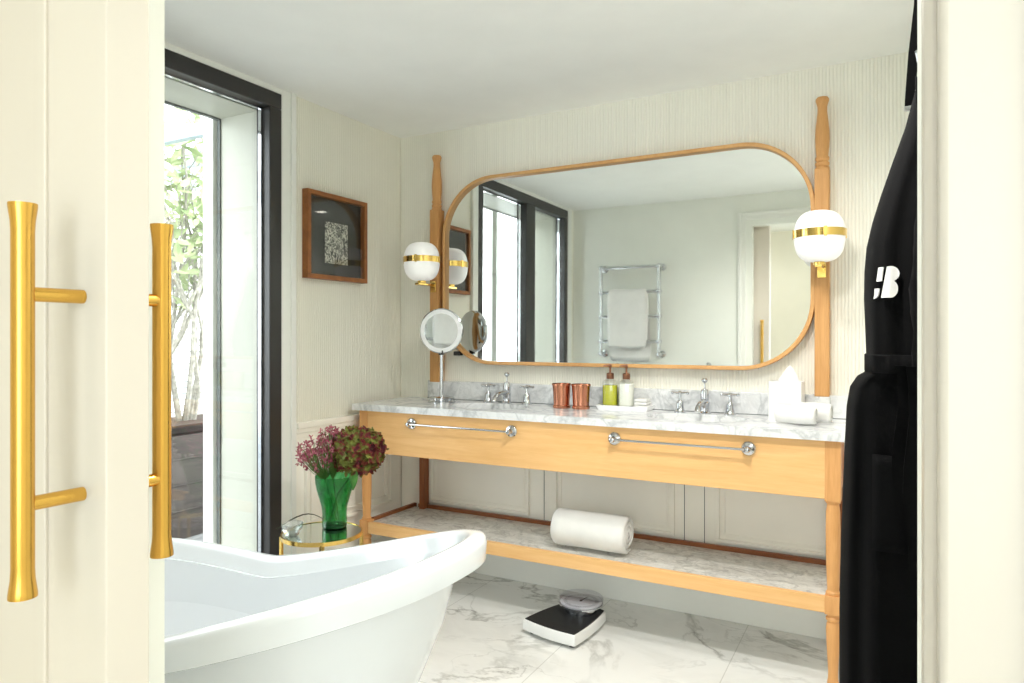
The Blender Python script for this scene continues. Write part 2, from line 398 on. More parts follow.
struct('baseboard_left', MB().box(0.010, 0.022, WY1 + 0.08, -0.018, 0, 0.16), M['base'], bevel=0.003)

# downlights added out of view to brighten bathroom and hall, modelled with fittings
M['lens'] = emit('lamp_lens', (1.0, 0.93, 0.82), 6.0)
def downlight(x, y, power, color, label, group):
    t = thing('ceiling_downlight', label, 'ceiling light', (x, y, H), 0, group)
    obj('trim_ring', MB().lathe([(0.062, -0.006), (0.066, -0.004), (0.066, 0.0), (0.045, 0.0), (0.045, -0.004), (0.05, -0.006)], (0, 0, 0), 32, False, False), M['white_trim'], t)
    obj('lens', MB().lathe([(0.045, -0.003), (0.045, -0.001)], (0, 0, 0), 32), M['lens'], t)
    l = lamp('downlight_bulb', 'SPOT', (x, y, H - 0.02), power, color, 0.06, (0, 0, 0), spot=2.75)
    return t

# ------------------------------------------------------------------ vanity table
V = thing('vanity_table', 'long oak double vanity with white marble top and open lower shelf against the back wall', 'vanity', (1.17, -0.24, 0))
VX0, VX1, VY0, VY1 = 0.083, 2.281, -0.445, -0.03
CT, CB = 0.914, 0.882
def counter():
    m = MB(); x0, x1, y0, y1 = 0.054, 2.30, -0.467, -0.001
    cells = [(0.054, 0.46, None), (0.46, 1.00, (0.73, -0.245)), (1.00, 1.45, None), (1.45, 1.99, (1.72, -0.245)), (1.99, 2.30, None)]
    for a, b, s in cells:
        if s is None: m.box(a, b, y0, y1, CB, CT); continue
        N = 64; el = []; sq = []
        for j in range(N):
            t = 2 * PI * (j + 0.5) / N; c_, s_ = math.cos(t), math.sin(t)
            el.append((s[0] + 0.205 * c_, s[1] + 0.135 * s_))
            k = min(((b - s[0]) if c_ > 0 else (s[0] - a)) / max(abs(c_), 1e-6), ((y1 - s[1]) if s_ > 0 else (s[1] - y0)) / max(abs(s_), 1e-6))
            sq.append((s[0] + k * c_, s[1] + k * s_))
        # put the corners exactly
        for cx in (a, b):
            for cy in (y0, y1):
                i = min(range(N), key=lambda q: (sq[q][0] - cx) ** 2 + (sq[q][1] - cy) ** 2); sq[i] = (cx, cy)
        rs = [[(x, y, CT) for x, y in sq], [(x, y, CT) for x, y in el], [(x, y, CB) for x, y in el], [(x, y, CB) for x, y in sq]]
        m.rings(rs, closed=True)
    return m
obj('countertop', counter(), M['marble'], V, True, smooth=30)
for cx in (0.73, 1.72):
    rs = []
    for i in range(9):
        a = i / 8 * PI / 2
        rs.append([(cx + 0.207 * math.cos(a * 0.97) * math.cos(2 * PI * j / 48), -0.245 + 0.137 * math.cos(a * 0.97) * math.sin(2 * PI * j / 48), CB - 0.13 * math.sin(a)) for j in range(48)])
    b = obj('basin', MB().rings(rs, False, True), M['ceramic'], V, True)
    obj('drain', MB().lathe([(0.02, CB - 0.127), (0.02, CB - 0.124), (0.012, CB - 0.122)], (cx, -0.245, 0), 20), M['chrome'], b, True)
obj('backsplash', MB().box(0.20, 2.36, -0.022, 0.0, CT, 1.010), M['marble'], V, True, bevel=0.002)
for cx in (0.27, 2.188): obj('plinth_block', MB().box(cx - 0.030, cx + 0.030, -0.062, -0.022, CT, 1.006), M['marble'], V, True, bevel=0.002)
obj('joint_seal', MB().box(0.20, 2.30, -0.0235, -0.0215, CT, CT + 0.0025), M['gasket'], V, True)
AZ0, AZ1 = 0.672, CB
obj('apron', MB().box(0.138, 2.229, VY0 - 0.002, VY0 + 0.020, AZ0, AZ1), M['oak'], V, True, bevel=0.0015)
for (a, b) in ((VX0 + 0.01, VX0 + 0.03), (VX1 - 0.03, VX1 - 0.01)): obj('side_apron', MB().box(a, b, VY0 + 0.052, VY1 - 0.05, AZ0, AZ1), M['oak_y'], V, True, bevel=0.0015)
def turned(cx, cy):
    """front leg: square head, turned shaft, square knot at the shelf, tapered turned foot"""
    h = 0.026
    m = MB().box(cx - h, cx + h, cy - h, cy + h, AZ0 - 0.008, AZ1)
    m.lathe([(0.018, 0.325), (0.0235, 0.329), (0.0235, 0.339), (0.0195, 0.344), (0.0205, 0.36), (0.0235, 0.46), (0.0245, 0.56), (0.0235, 0.625), (0.020, 0.652), (0.024, 0.656), (0.024, 0.664), (0.02, 0.666)], (cx, cy, 0), 24)
    m.box(cx - h, cx + h, cy - h, cy + h, 0.262, 0.328)
    m.lathe([(0.016, 0.0), (0.019, 0.004), (0.020, 0.012), (0.017, 0.03), (0.0165, 0.05), (0.019, 0.10), (0.0225, 0.165), (0.0235, 0.205), (0.0215, 0.226), (0.018, 0.232), (0.024, 0.238), (0.0245, 0.246), (0.019, 0.252), (0.022, 0.263)], (cx, cy, 0), 24)
    return m
FLY = VY0 + 0.024
for cx in (VX0 + 0.0275, VX1 - 0.0275): obj('leg', turned(cx, FLY), M['oak_v'], V, True, bevel=0.0012)
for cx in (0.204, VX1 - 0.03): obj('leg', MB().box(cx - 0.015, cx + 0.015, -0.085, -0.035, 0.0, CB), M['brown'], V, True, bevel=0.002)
obj('shelf', MB().box(0.138, 2.235, -0.425, -0.055, 0.285, 0.318), M['marble_s'], V, True)
obj('shelf_rail', MB().box(0.138, 2.229, VY0, VY0 + 0.022, 0.266, 0.323), M['oak'], V, True, bevel=0.0015)
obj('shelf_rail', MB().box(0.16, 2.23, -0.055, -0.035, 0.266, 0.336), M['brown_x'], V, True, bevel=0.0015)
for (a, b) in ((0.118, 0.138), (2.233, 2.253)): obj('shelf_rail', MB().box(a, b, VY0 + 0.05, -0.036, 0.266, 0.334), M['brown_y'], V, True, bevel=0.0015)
for (a, b) in ((0.412, 0.959), (1.440, 1.968)):
    zr = 0.832; yr = VY0 - 0.034
    r = obj('towel_rail', MB().tube([(a - 0.012, yr, zr), (b + 0.012, yr, zr)], 0.0048, 14), M['chrome'], V, True)
    for x in (a, b):
        pf = [(0.027, 0.0), (0.027, 0.006), (0.023, 0.011), (0.012, 0.014), (0.0085, 0.020), (0.0085, 0.023), (0.011, 0.027), (0.0115, 0.034), (0.009, 0.040), (0.004, 0.042)]
        obj('rosette', MB().lathe(pf, (x, VY0 - 0.002, zr), 24, mat=Matrix.Rotation(PI / 2, 3, 'X')), M['chrome'], r, True)

# taps: spout between two cross-head valves at each basin
def cross_tap(name, label, group):
    t = thing(name, label, 'tap', (0, 0, 0), 0, group)
    obj('body', MB().lathe([(0.022, 0), (0.022, 0.004), (0.017, 0.010), (0.014, 0.03), (0.0125, 0.042), (0.009, 0.046), (0.0055, 0.052), (0.005, 0.072)], (0, 0, 0), 20), M['chrome'], t)
    m = MB().ball((0, 0, 0.078), 0.009, 12, 8)
    for a in (0, PI / 2):
        d = Vector((math.cos(a), math.sin(a), 0))
        m.tube([d * -0.028 + Vector((0, 0, 0.078)), d * 0.028 + Vector((0, 0, 0.078))], 0.0038, 10)
        for s in (-1, 1): m.ball(tuple(d * 0.029 * s + Vector((0, 0, 0.078))), 0.0062, 10, 8)
    obj('cross_handle', m, M['chrome'], t)
    t.scale = (1.15, 1.15, 1.1)
    return t
def spout_tap(label):
    t = thing('basin_spout', label, 'tap', (0, 0, 0), 0, 'basin spouts')
    obj('body', MB().lathe([(0.024, 0), (0.024, 0.005), (0.018, 0.010), (0.0165, 0.03), (0.019, 0.045), (0.015, 0.05), (0.0165, 0.058), (0.0165, 0.088), (0.0125, 0.098), (0.004, 0.101)], (0, 0, 0), 20), M['chrome'], t)
    pts = [(0, 0, 0.05), (0, -0.04, 0.052), (0, -0.08, 0.046), (0, -0.108, 0.032), (0, -0.114, 0.018)]
    obj('spout', MB().tube(pts, [0.012, 0.0105, 0.0095, 0.0095, 0.0105], 14), M['chrome'], t)
    obj('lift_rod', MB().lathe([(0.003, 0.10), (0.003, 0.122), (0.006, 0.125), (0.0125, 0.134), (0.0125, 0.138), (0.006, 0.143)], (0, 0, 0), 16), M['chrome'], t)
    t.scale = (1.15, 1.15, 1.08)
    return t
TY = -0.075
c0 = cross_tap('cross_head_tap', 'chrome cross-head tap left of the spout near the round make-up mirror', 'cross-head basin taps')
c0.location = (0.618, TY, CT); c0.rotation_euler = (0, 0, 0.2)
dup(c0, (0.842, TY, CT), 'chrome cross-head tap beside the copper tumblers', rotz=0.1)
dup(c0, (1.610, TY, CT), 'chrome cross-head tap between the white soap tray and the right spout', rotz=0.25)
dup(c0, (1.827, TY, CT), 'chrome cross-head tap beside the white tissue box', rotz=0.1)
s0 = spout_tap('chrome basin spout with lift rod near the round make-up mirror'); s0.location = (0.728, TY, CT)
dup(s0, (1.719, TY, CT), 'chrome basin spout with lift rod nearer to the tissue box')

# ------------------------------------------------------------------ posts, mirror, sconces
def post(cx, label):
    t = thing('wooden_post', label, 'post', (cx, -0.042, 1.006), 0, 'turned posts beside the mirror')
    h = 0.0275
    obj('shaft', MB().box(-h, h, -0.020, 0.0415, 0.0, 0.932), M['post'], t, bevel=0.003)
    z = 0.930
    obj('finial', MB().lathe([(0.0275, z), (0.0275, z + 0.0094), (0.023, z + 0.0132), (0.027, z + 0.0189), (0.027, z + 0.0283), (0.022, z + 0.0339), (0.0265, z + 0.0405), (0.0265, z + 0.0490), (0.023, z + 0.0566), (0.0265, z + 0.0943), (0.028, z + 0.1273), (0.0265, z + 0.1650), (0.0215, z + 0.2122), (0.0185, z + 0.2405), (0.0185, z + 0.2593), (0.0225, z + 0.2735), (0.0255, z + 0.2829), (0.0255, z + 0.2904), (0.021, z + 0.2970)], (0, 0.008, 0), 28), M['post'], t)
    return t
p0 = post(0.270, 'turned oak post between the left corner and the mirror, behind the make-up mirror')
dup(p0, (2.188, -0.042, 1.006), 'turned oak post at the robe end of the mirror, behind the tissue box')

def rrect(x0, x1, z0, z1, r, n=16):
    pts = []
    for cx, cz, a0 in ((x1 - r, z1 - r, 0), (x0 + r, z1 - r, PI / 2), (x0 + r, z0 + r, PI), (x1 - r, z0 + r, 1.5 * PI)):
        for i in range(n + 1):
            a = a0 + PI / 2 * i / n; pts.append((cx + r * math.cos(a), cz + r * math.sin(a)))
    return pts
MR = thing('wall_mirror', 'large wide rounded-corner mirror with slim oak frame above the vanity', 'mirror', (1.234, -0.03, 1.108))
mx0, mx1, mz0, mz1, mr = 0.320, 2.162, 1.106, 2.086, 0.30
yb, yf = -0.012, -0.055
rs = [[(x, y, z) for x, z in rrect(mx0 + i, mx1 - i, mz0 + i, mz1 - i, mr - i)] for (i, y) in ((0, yb), (0, yf + 0.002), (0.002, yf), (0.015, yf), (0.017, yf + 0.002), (0.017, yb))]
obj('frame', MB().rings(rs, closed=True), M['mframe'], MR, True, smooth=40)
q = rrect(mx0 + 0.012, mx1 - 0.012, mz0 + 0.012, mz1 - 0.012, mr - 0.012)
tl = math.tan(math.radians(0.25))
gl = obj('mirror_glass', MB().prism(q, 0.0, 0.005, lambda a, b, d: (a, -0.034 + d + (b - 1.6) * tl, b)), M['mirror'], MR, True, smooth=0)
for x in (0.400,):
    obj('bracket', MB().box(x - 0.018, x + 0.018, -0.040, -0.001, 1.150, 1.172), M['soft_dark'], MR, True, bevel=0.002)

def sconce(cx, label):
    t = thing('wall_sconce', label, 'wall lamp', (cx, -0.06, 1.645), 0, 'opal globe sconces on the posts')
    gy = -0.112
    prof = []
    for i in range(25):
        a = -PI / 2 + PI * i / 24; ca, sa = math.cos(a), math.sin(a)
        prof.append((max(0.094 * abs(ca) ** 0.62, 0.002), 0.101 * (1 if sa >= 0 else -1) * abs(sa) ** 0.86))
    obj('globe', MB().lathe(prof, (0, gy, 0), 40), M['opal'], t)
    b = obj('band', MB().lathe([(0.0938, -0.006), (0.0966, -0.006), (0.0966, 0.024), (0.0938, 0.024)], (0, gy, 0), 48, False, False), M['gold'], t)
    for a in (0.3, 1.87, 3.44, 5.01):
        obj('band_clip', MB().box(-0.006, 0.006, -0.0995, -0.0963, -0.010, 0.028), M['gold'], b).rotation_euler = (0, 0, a)
    for k in b.children: k.location = (0, gy, 0)
    obj('arm', MB().box(-0.013, 0.013, -0.155, 0.0, -0.124, -0.113).lathe([(0.022, -0.113), (0.022, -0.100)], (0, gy, 0), 20), M['gold'], t, bevel=0.002)
    obj('wall_plate', MB().box(-0.017, 0.017, -0.012, -0.0025, -0.155, -0.095), M['gold'], t, bevel=0.002)
    return t
s1 = sconce(0.270, 'opal white globe sconce with brass band on the left post, above the make-up mirror')
dup(s1, (2.188, -0.06, 1.645), 'opal white globe sconce with brass band on the right post, near the black robe')

# ------------------------------------------------------------------ things on the counter
mm = thing('makeup_mirror', 'round chrome make-up mirror on a pedestal standing in the left counter corner', 'mirror', (0.405, -0.185, CT))
obj('base', MB().lathe([(0.072, 0), (0.072, 0.006), (0.066, 0.010), (0.066, 0.024), (0.06, 0.028), (0.012, 0.031), (0.010, 0.038)], (0, 0, 0), 36), M['chrome'], mm)
obj('stem', MB().tube([(0, 0, 0.02), (0, 0, 0.262)], 0.0095, 16), M['chrome'], mm)
obj('joint', MB().box(-0.014, 0.014, -0.010, 0.010, 0.243, 0.266), M['soft_dark'], mm, bevel=0.002)
Rm = Matrix.Rotation(math.atan2(0.30, 0.95), 3, 'Z') @ Matrix.Rotation(PI / 2, 3, 'X')
mc = (0, 0, 0.366)
obj('housing', MB().lathe([(0.114, -0.004), (0.116, 0.002), (0.116, 0.010), (0.111, 0.0125), (0.111, 0.008)][::-1] + [(0.114, -0.004), (0.10, -0.014), (0.06, -0.021), (0.002, -0.023)], mc, 48, False, True, Rm), M['chrome'], mm)
obj('light_ring', MB().lathe([(0.112, 0.008), (0.112, 0.0115), (0.090, 0.0115), (0.090, 0.008)], mc, 48, False, False, Rm), M['frost'], mm)
obj('mirror_face', MB().lathe([(0.091, 0.006), (0.091, 0.0105)], mc, 48, True, True, Rm), M['mirror'], mm)

def tumbler(label):
    t = thing('copper_tumbler', label, 'tumbler', (0, 0, CT), 0, 'copper tumblers on the counter')
    obj('body', MB().lathe([(0.0375, 0.012), (0.0385, 0.03), (0.0405, 0.07), (0.0435, 0.108), (0.0440, 0.114), (0.0415, 0.114), (0.0385, 0.07), (0.036, 0.016)], (0, 0, 0), 36, True, True), M['copper'], t)
    obj('rim_band', MB().lathe([(0.0438, 0.106), (0.0458, 0.108), (0.0458, 0.114), (0.0438, 0.116)], (0, 0, 0), 36, False, False), M['copper'], t)
    obj('foot_band', MB().lathe([(0.0400, 0.0), (0.0415, 0.003), (0.0415, 0.011), (0.0375, 0.016)], (0, 0, 0), 36), M['copper'], t)
    return t
t0 = tumbler('copper tumbler beside the chrome tap, farther from the soap bottles'); t0.location = (1.068, -0.155, CT)
dup(t0, (1.165, -0.150, CT), 'copper tumbler nearest to the green soap bottle')

TR = thing('amenity_tray', 'low white ceramic tray under the two pump bottles', 'tray', (1.362, -0.098, CT))
trz = rrect(-0.125, 0.125, -0.055, 0.055, 0.008, 4)
trs = [[(x * a + 0, y * b, z) for x, y in trz] for (a, b, z) in ((0.92, 0.85, 0), (1.0, 1.0, 0.018), (1.0, 1.0, 0.022), (0.97, 0.93, 0.022), (0.95, 0.9, 0.012))]
obj('dish', MB().rings(trs), M['ceramic'], TR)
def pump_bottle(loc, label, liquid, top):
    t = thing('pump_bottle', label, 'bottle', loc, 0.25, 'pump bottles on the tray')
    sq = lambda r, z: [(x, y, z) for x, y in rrect(-r, r, -r, r, r * 0.7, 6)]
    obj('glass_body', MB().rings([sq(0.034, 0.0), sq(0.036, 0.003), sq(0.036, 0.110), sq(0.033, 0.120), sq(0.018, 0.127), sq(0.015, 0.130)]), M['clear'], t)
    obj('liquid', MB().rings([sq(0.032, 0.008), sq(0.0335, 0.010), sq(0.0335, top), sq(0.032, top + 0.001)]), liquid, t)
    pm = obj('pump', MB().lathe([(0.017, 0.128), (0.0175, 0.130), (0.0175, 0.152), (0.015, 0.155), (0.006, 0.157), (0.0045, 0.160), (0.0045, 0.178), (0.0065, 0.180), (0.0075, 0.194), (0.005, 0.197)], (0, 0, 0), 24), M['bronze'], t)
    obj('nozzle', MB().tube([(0, 0, 0.190), (-0.020, -0.008, 0.191), (-0.030, -0.012, 0.186)], [0.005, 0.0042, 0.0032], 10), M['bronze'], pm)
    return t
b0 = pump_bottle((1.285, -0.085, CT + 0.012), 'clear pump bottle of yellow-green liquid soap on the white tray', M['olive_oil'], 0.098)
pump_bottle((1.364, -0.085, CT + 0.012), 'clear pump bottle of white lotion on the tray, bronze pump', M['lotion'], 0.108)
fc = MB()
for i in range(3): fc.box(-0.032 + i * 0.001, 0.032 - i * 0.002, -0.034, 0.034, i * 0.0150, i * 0.0150 + 0.0140)
o = obj('face_cloth', fc, M['towel'], None, bevel=0.004, sub=1); o.location = (1.447, -0.098, CT + 0.0125); tag(o, 'small folded white cloth at the tray end beside the lotion bottle', 'cloth')

TB = thing('tissue_box', 'square white tissue box on the counter in front of the right post', 'tissue box', (2.062, -0.125, CT))
tb = rrect(-0.063, 0.063, -0.063, 0.063, 0.006, 4)
sl = [(0.035 * math.cos(a), 0.012 * math.sin(a)) for a in [PI / 4 + 2 * PI * i / len(tb) for i in range(len(tb))]]
obj('cover', MB().rings([[(x, y, 0) for x, y in tb], [(x, y, 0.152) for x, y in tb], [(x * .97, y * .97, 0.155) for x, y in tb], [(x, y, 0.155) for x, y in sl], [(x, y, 0.14) for x, y in sl]]), M['box'], TB, smooth=40)
rs = []
for i in range(9):
    f = i / 8; rr = 0.036 * (1 - f) ** 0.75 + 0.002; ring = []
    for j in range(40):
        a = 2 * PI * j / 40; k = 1 + 0.28 * math.sin(3 * a + f * 2) + 0.12 * math.sin(7 * a + 4 * f)
        ring.append((rr * k * math.cos(a) + 0.012 * f, rr * 0.55 * k * math.sin(a), 0.146 + 0.072 * f + 0.006 * math.sin(4 * a) * (1 - f)))
    rs.append(ring)
obj('tissue', MB().rings(rs), M['paper'], TB)

def towel_roll(name, label, cat, loc, L, R, turns, th, group=None, rotz=0, seed=0):
    """a rolled towel: thick spiral sheet, axis along local x, lying on z=0"""
    rnd = random.Random(seed); t = thing(name, label, cat, loc, rotz, group)
    N = int(turns * 28); r0 = R - turns * th
    def ring(x, grow, e):
        out, inn = [], []
        for i in range(N + 1):
            f = i / N; a = -PI / 2 + 0.35 - 2 * PI * turns * (1 - f) ; r = r0 + (R - r0) * f
            wob = 1 + 0.018 * math.sin(2 * a + seed) + 0.012 * math.sin(5 * a + x * 20)
            h = th * 0.40 * e
            if i > N - 3: h *= (N - i + 0.4) / 3
            ro, ri = (r - th / 2 + h) * wob + grow, (r - th / 2 - h) * wob + grow
            out.append((x, ro * math.cos(a), R + 0.97 * ro * math.sin(a))); inn.append((x, ri * math.cos(a), R + 0.97 * ri * math.sin(a)))
        return out + inn[::-1]
    rs = []
    for k in range(15):
        f = k / 14; x = -L / 2 + L * f; e = 1.0
        if k in (0, 14): e = 0.35
        if k in (1, 13): x += 0.006 * (-1 if k == 13 else 1) - (L / 14) * (1 if k == 1 else -1); e = 0.9
        rs.append(ring(x, 0.0012 * math.sin(f * 9 + seed) - (0.003 if k in (0, 14) else 0), e))
    n = len(rs[0]); half = n // 2
    m = MB().rings(rs, False, False)
    # end faces as quads between outer and inner spiral
    for base in (0, 14 * n):
        m.f += [(base + j, base + j + 1, base + n - 2 - j, base + n - 1 - j) for j in range(half - 1)]
    obj('rolled_cloth', m, M['towel'], t, smooth=60)
    obj('core', MB().tube([(-L / 2 + 0.012, 0, R), (L / 2 - 0.012, 0, R)], r0 * 0.75, 14), M['towel'], t)
    return t
towel_roll('rolled_bath_towel', 'thick rolled white bath towel lying on the lower marble shelf', 'towel', (1.290, -0.318, 0.318), 0.335, 0.092, 3.2, 0.023, seed=1)
towel_roll('rolled_hand_towel', 'small rolled white hand towel in front, nearest the counter edge before the tissue box', 'towel', (2.118, -0.305, CT), 0.145, 0.042, 3, 0.0115, 'rolled hand towels', -0.15, seed=2)
towel_roll('rolled_hand_towel', 'small rolled white hand towel behind the other roll, beside the tissue box', 'towel', (2.165, -0.215, CT), 0.145, 0.044, 3, 0.0115, 'rolled hand towels', -0.12, seed=3)

# ------------------------------------------------------------------ bathroom scale
S = thing('bathroom_scale', 'white bathroom scale with black mat and round dial on the marble floor under the vanity', 'scale', (1.228, -0.445, 0), math.radians(-11))
def scale_plan(g, n=14):
    """front edge wide, sides bowing in towards the dial end (+y)"""
    pts = []
    w0, d0, d1 = 0.132, -0.140, 0.158
    for i in range(n + 1):
        f = i / n; pts.append((-w0 + 2 * w0 * f, d0 - 0.012 * math.sin(PI * f)))
    for i in range(1, n + 1):
        f = i / n; pts.append((w0 * (1 - 0.30 * f ** 2.2), d0 + (d1 - d0) * f))
    for i in range(1, n):
        f = i / n; pts.append((w0 * 0.70 * (1 - 2 * f), d1 + 0.012 * math.sin(PI * f)))
    for i in range(n, 0, -1):
        f = i / n; pts.append((-w0 * (1 - 0.30 * f ** 2.2), d0 + (d1 - d0) * f))
    return [(x * (1 - g / 0.13), y * (1 - g / 0.14)) for x, y in pts]
obj('body', MB().rings([[(x, y, z) for x, y in scale_plan(g)] for (g, z) in ((0.008, 0.012), (0.0, 0.018), (0.0, 0.050), (0.003, 0.058), (0.008, 0.060))]), M['box'], S, smooth=50)
obj('mat', MB().rings([[(x, y, z) for x, y in scale_plan(g)] for (g, z) in ((0.007, 0.059), (0.007, 0.0625), (0.009, 0.064))]), M['black'], S, smooth=30)
for (x, y) in ((-0.1, -0.11), (0.1, -0.11), (-0.07, 0.12), (0.07, 0.12)): obj('foot', MB().lathe([(0.012, 0), (0.012, 0.013)], (x, y, 0), 16), M['black'], S)
dc = (0.012, 0.085, 0)
obj('dial_drum', MB().lathe([(0.066, 0.062), (0.068, 0.064), (0.068, 0.086), (0.090, 0.093), (0.096, 0.095), (0.096, 0.100), (0.093, 0.101)], dc, 40), M['chrome'], S)
k = NT('dial_face'); tc = k.n('ShaderNodeTexCoord'); sp = k.n('ShaderNodeSeparateXYZ'); k.t.links.new(tc.outputs['Object'], sp.inputs[0])
dx = k.math('SUBTRACT', sp.outputs[0], dc[0]); dy = k.math('SUBTRACT', sp.outputs[1], dc[1])
ang = k.math('ARCTAN2', dy, dx); rad = k.math('SQRT', k.math('ADD', k.math('MULTIPLY', dx, dx), k.math('MULTIPLY', dy, dy)))
tick = k.math('MULTIPLY', k.math('LESS_THAN', k.math('FRACT', k.math('MULTIPLY', ang, 60 / (2 * PI))), 0.3), k.math('MULTIPLY', k.math('GREATER_THAN', rad, 0.060), k.math('LESS_THAN', rad, 0.076)))
k.base(k.mix(tick, srgb(205, 205, 208), srgb(60, 60, 66)), 0.4); M['dial'] = k.m
df = obj('dial_face', MB().lathe([(0.090, 0.101), (0.090, 0.1055)], dc, 40), M['dial'], S)
obj('needle', MB().box(dc[0] - 0.002, dc[0] + 0.002, dc[1] - 0.01, dc[1] + 0.052, 0.1065, 0.1075).lathe([(0.006, 0.1055), (0.006, 0.109)], dc, 14), M['soft_dark'], df)
obj('dial_cover', MB().lathe([(0.096, 0.100), (0.096, 0.121), (0.093, 0.124), (0.002, 0.125)], dc, 40, False, True), M['acryl_dial'], S)

# ------------------------------------------------------------------ bathtub
def tub():
    xl, xr, yc, b, h0, h1, xs, e, pw = 0.031, 1.644, -1.935, 0.428, 0.534, 0.807, 0.657, 2.5, 1.18
    xc, a = (xl + xr) / 2, (xr - xl) / 2; N = 128
    def hgt(x):
        q_ = min(max((x - xs) / (xr - xs), 0), 1)
        lift = 0.045 * (max(0.62 - x, 0) / 0.59) ** 1.3
        return h0 + lift + (h1 - h0) * (q_ ** pw) * (1.0 if q_ < 0.8 else 1 - 0.5 * (q_ - 0.8) ** 2)
    def ring(inset, dz=None, z=None, ax=None, by=None, cx=None):
        out = []
        A = ax if ax is not None else a - inset; B = by if by is not None else b - inset; c_ = cx if cx is not None else xc
        for j in range(N):
            t = 2 * PI * j / N; ct, st = math.cos(t), math.sin(t)
            x = c_ + A * math.copysign(abs(ct) ** (2 / e), ct); y = yc + B * math.copysign(abs(st) ** (2 / e), st)
            out.append((x, y, z if z is not None else hgt(min(max(xc + (x - c_) * a / A, xl), xr)) + dz))
        return out
    def lerp(r0, r1, f): return [tuple(p_ + (q_ - p_) * f for p_, q_ in zip(u, v)) for u, v in zip(r0, r1)]
    R = []
    base = ring(0, z=0.0, ax=0.500, by=0.275, cx=0.700)
    under = ring(0.074, dz=-0.054)
    R.append(base); R.append([(x, y, 0.01) for x, y, z in ring(0, z=0.0, ax=0.505, by=0.28, cx=0.700)])
    for f in (0.2, 0.45, 0.7, 0.9): 
        r = lerp(R[1], under, f); g = f ** 1.0
        R.append(r)
    R.append(under)
    R += [ring(0.010, dz=-0.064), ring(0.003, dz=-0.060), ring(0.0, dz=-0.018), ring(0.003, dz=-0.006), ring(0.010, dz=-0.001), ring(0.030, dz=0.0), ring(0.042, dz=-0.004), ring(0.050, dz=-0.016)]
    inner = ring(0, z=0.16, ax=0.54, by=0.23, cx=0.76); top = R[-1]
    for f in (0.25, 0.55, 0.8, 0.93): R.append([(u[0] + (v[0] - u[0]) * f ** 1.25, u[1] + (v[1] - u[1]) * f ** 1.25, u[2] + (v[2] - u[2]) * (1 - (1 - f) ** 1.3)) for u, v in zip(top, inner)])
    R.append(inner); R.append([(0.76 + (x - 0.76) * 0.85, yc + (y - yc) * 0.8, 0.135) for x, y, z in inner]); R.append([(0.76 + (x - 0.76) * 0.4, yc + (y - yc) * 0.4, 0.13) for x, y, z in inner])
    return MB().rings(R)
T = thing('bathtub', 'white freestanding slipper bathtub with raised end towards the vanity', 'bathtub', (0.85, -1.935, 0))
obj('shell', tub(), M['acrylic'], T, True, smooth=50)
obj('drain', MB().lathe([(0.03, 0.13), (0.03, 0.134), (0.018, 0.136)], (0.76, -1.935, 0), 24), M['chrome'], T, True)

# floor-standing tub filler on the far side (only its head shows in the mirror)
TF = thing('tub_filler', 'chrome tub filler standing between the bathtub and the towel radiator wall', 'tap', (1.20, -2.435, 0))
obj('riser', MB().lathe([(0.03, 0), (0.03, 0.006), (0.016, 0.012), (0.0125, 0.02), (0.0125, 1.0), (0.02, 1.005), (0.02, 1.03)], (0, 0, 0), 20), M['chrome'], TF)
obj('spout', MB().tube([(0, 0, 1.015), (0, 0.04, 1.06), (0, 0.09, 1.062), (0, 0.12, 1.03), (0, 0.125, 0.99)], 0.012, 14), M['chrome'], TF)
obj('cross_handle', MB().tube([(-0.09, 0, 1.015), (0.09, 0, 1.015)], 0.010, 12).tube([(-0.09, -0.03, 1.04), (-0.09, 0.03, 1.04)], 0.006, 10).tube([(0.09, -0.03, 1.04), (0.09, 0.03, 1.04)], 0.006, 10).tube([(-0.09, 0, 1.01), (-0.09, 0, 1.045)], 0.008, 10).tube([(0.09, 0, 1.01), (0.09, 0, 1.045)], 0.008, 10), M['chrome'], TF)

# ------------------------------------------------------------------ side table, vase, flowers
ST = thing('side_table', 'small round brass side table with mirrored top between the window and the vanity', 'side table', (0.388, -1.025, 0))
TZ = 0.450
obj('tabletop', MB().lathe([(0.156, TZ - 0.012), (0.156, TZ)], (0, 0, 0), 64), M['mirror_t'] if 'mirror_t' in M else metal('table_mirror', (205, 214, 208), 0.03), ST)
obj('rim', MB().lathe([(0.156, TZ - 0.014), (0.163, TZ - 0.014), (0.163, TZ + 0.002), (0.156, TZ + 0.002), (0.156, TZ - 0.014)], (0, 0, 0), 64, False, False), M['gold'], ST)
for a in (0.75, 0.75 + PI / 2, 0.75 + PI, 0.75 + 1.5 * PI):
    x, y = 0.158 * math.cos(a), 0.158 * math.sin(a)
    obj('leg', MB().box(x - 0.006, x + 0.006, y - 0.006, y + 0.006, 0, TZ - 0.010), M['gold'], ST, bevel=0.001)
obj('lower_ring', MB().lathe([(0.150, 0.06), (0.160, 0.06), (0.160, 0.072), (0.150, 0.072), (0.150, 0.06)], (0, 0, 0), 64, False, False), M['gold'], ST)

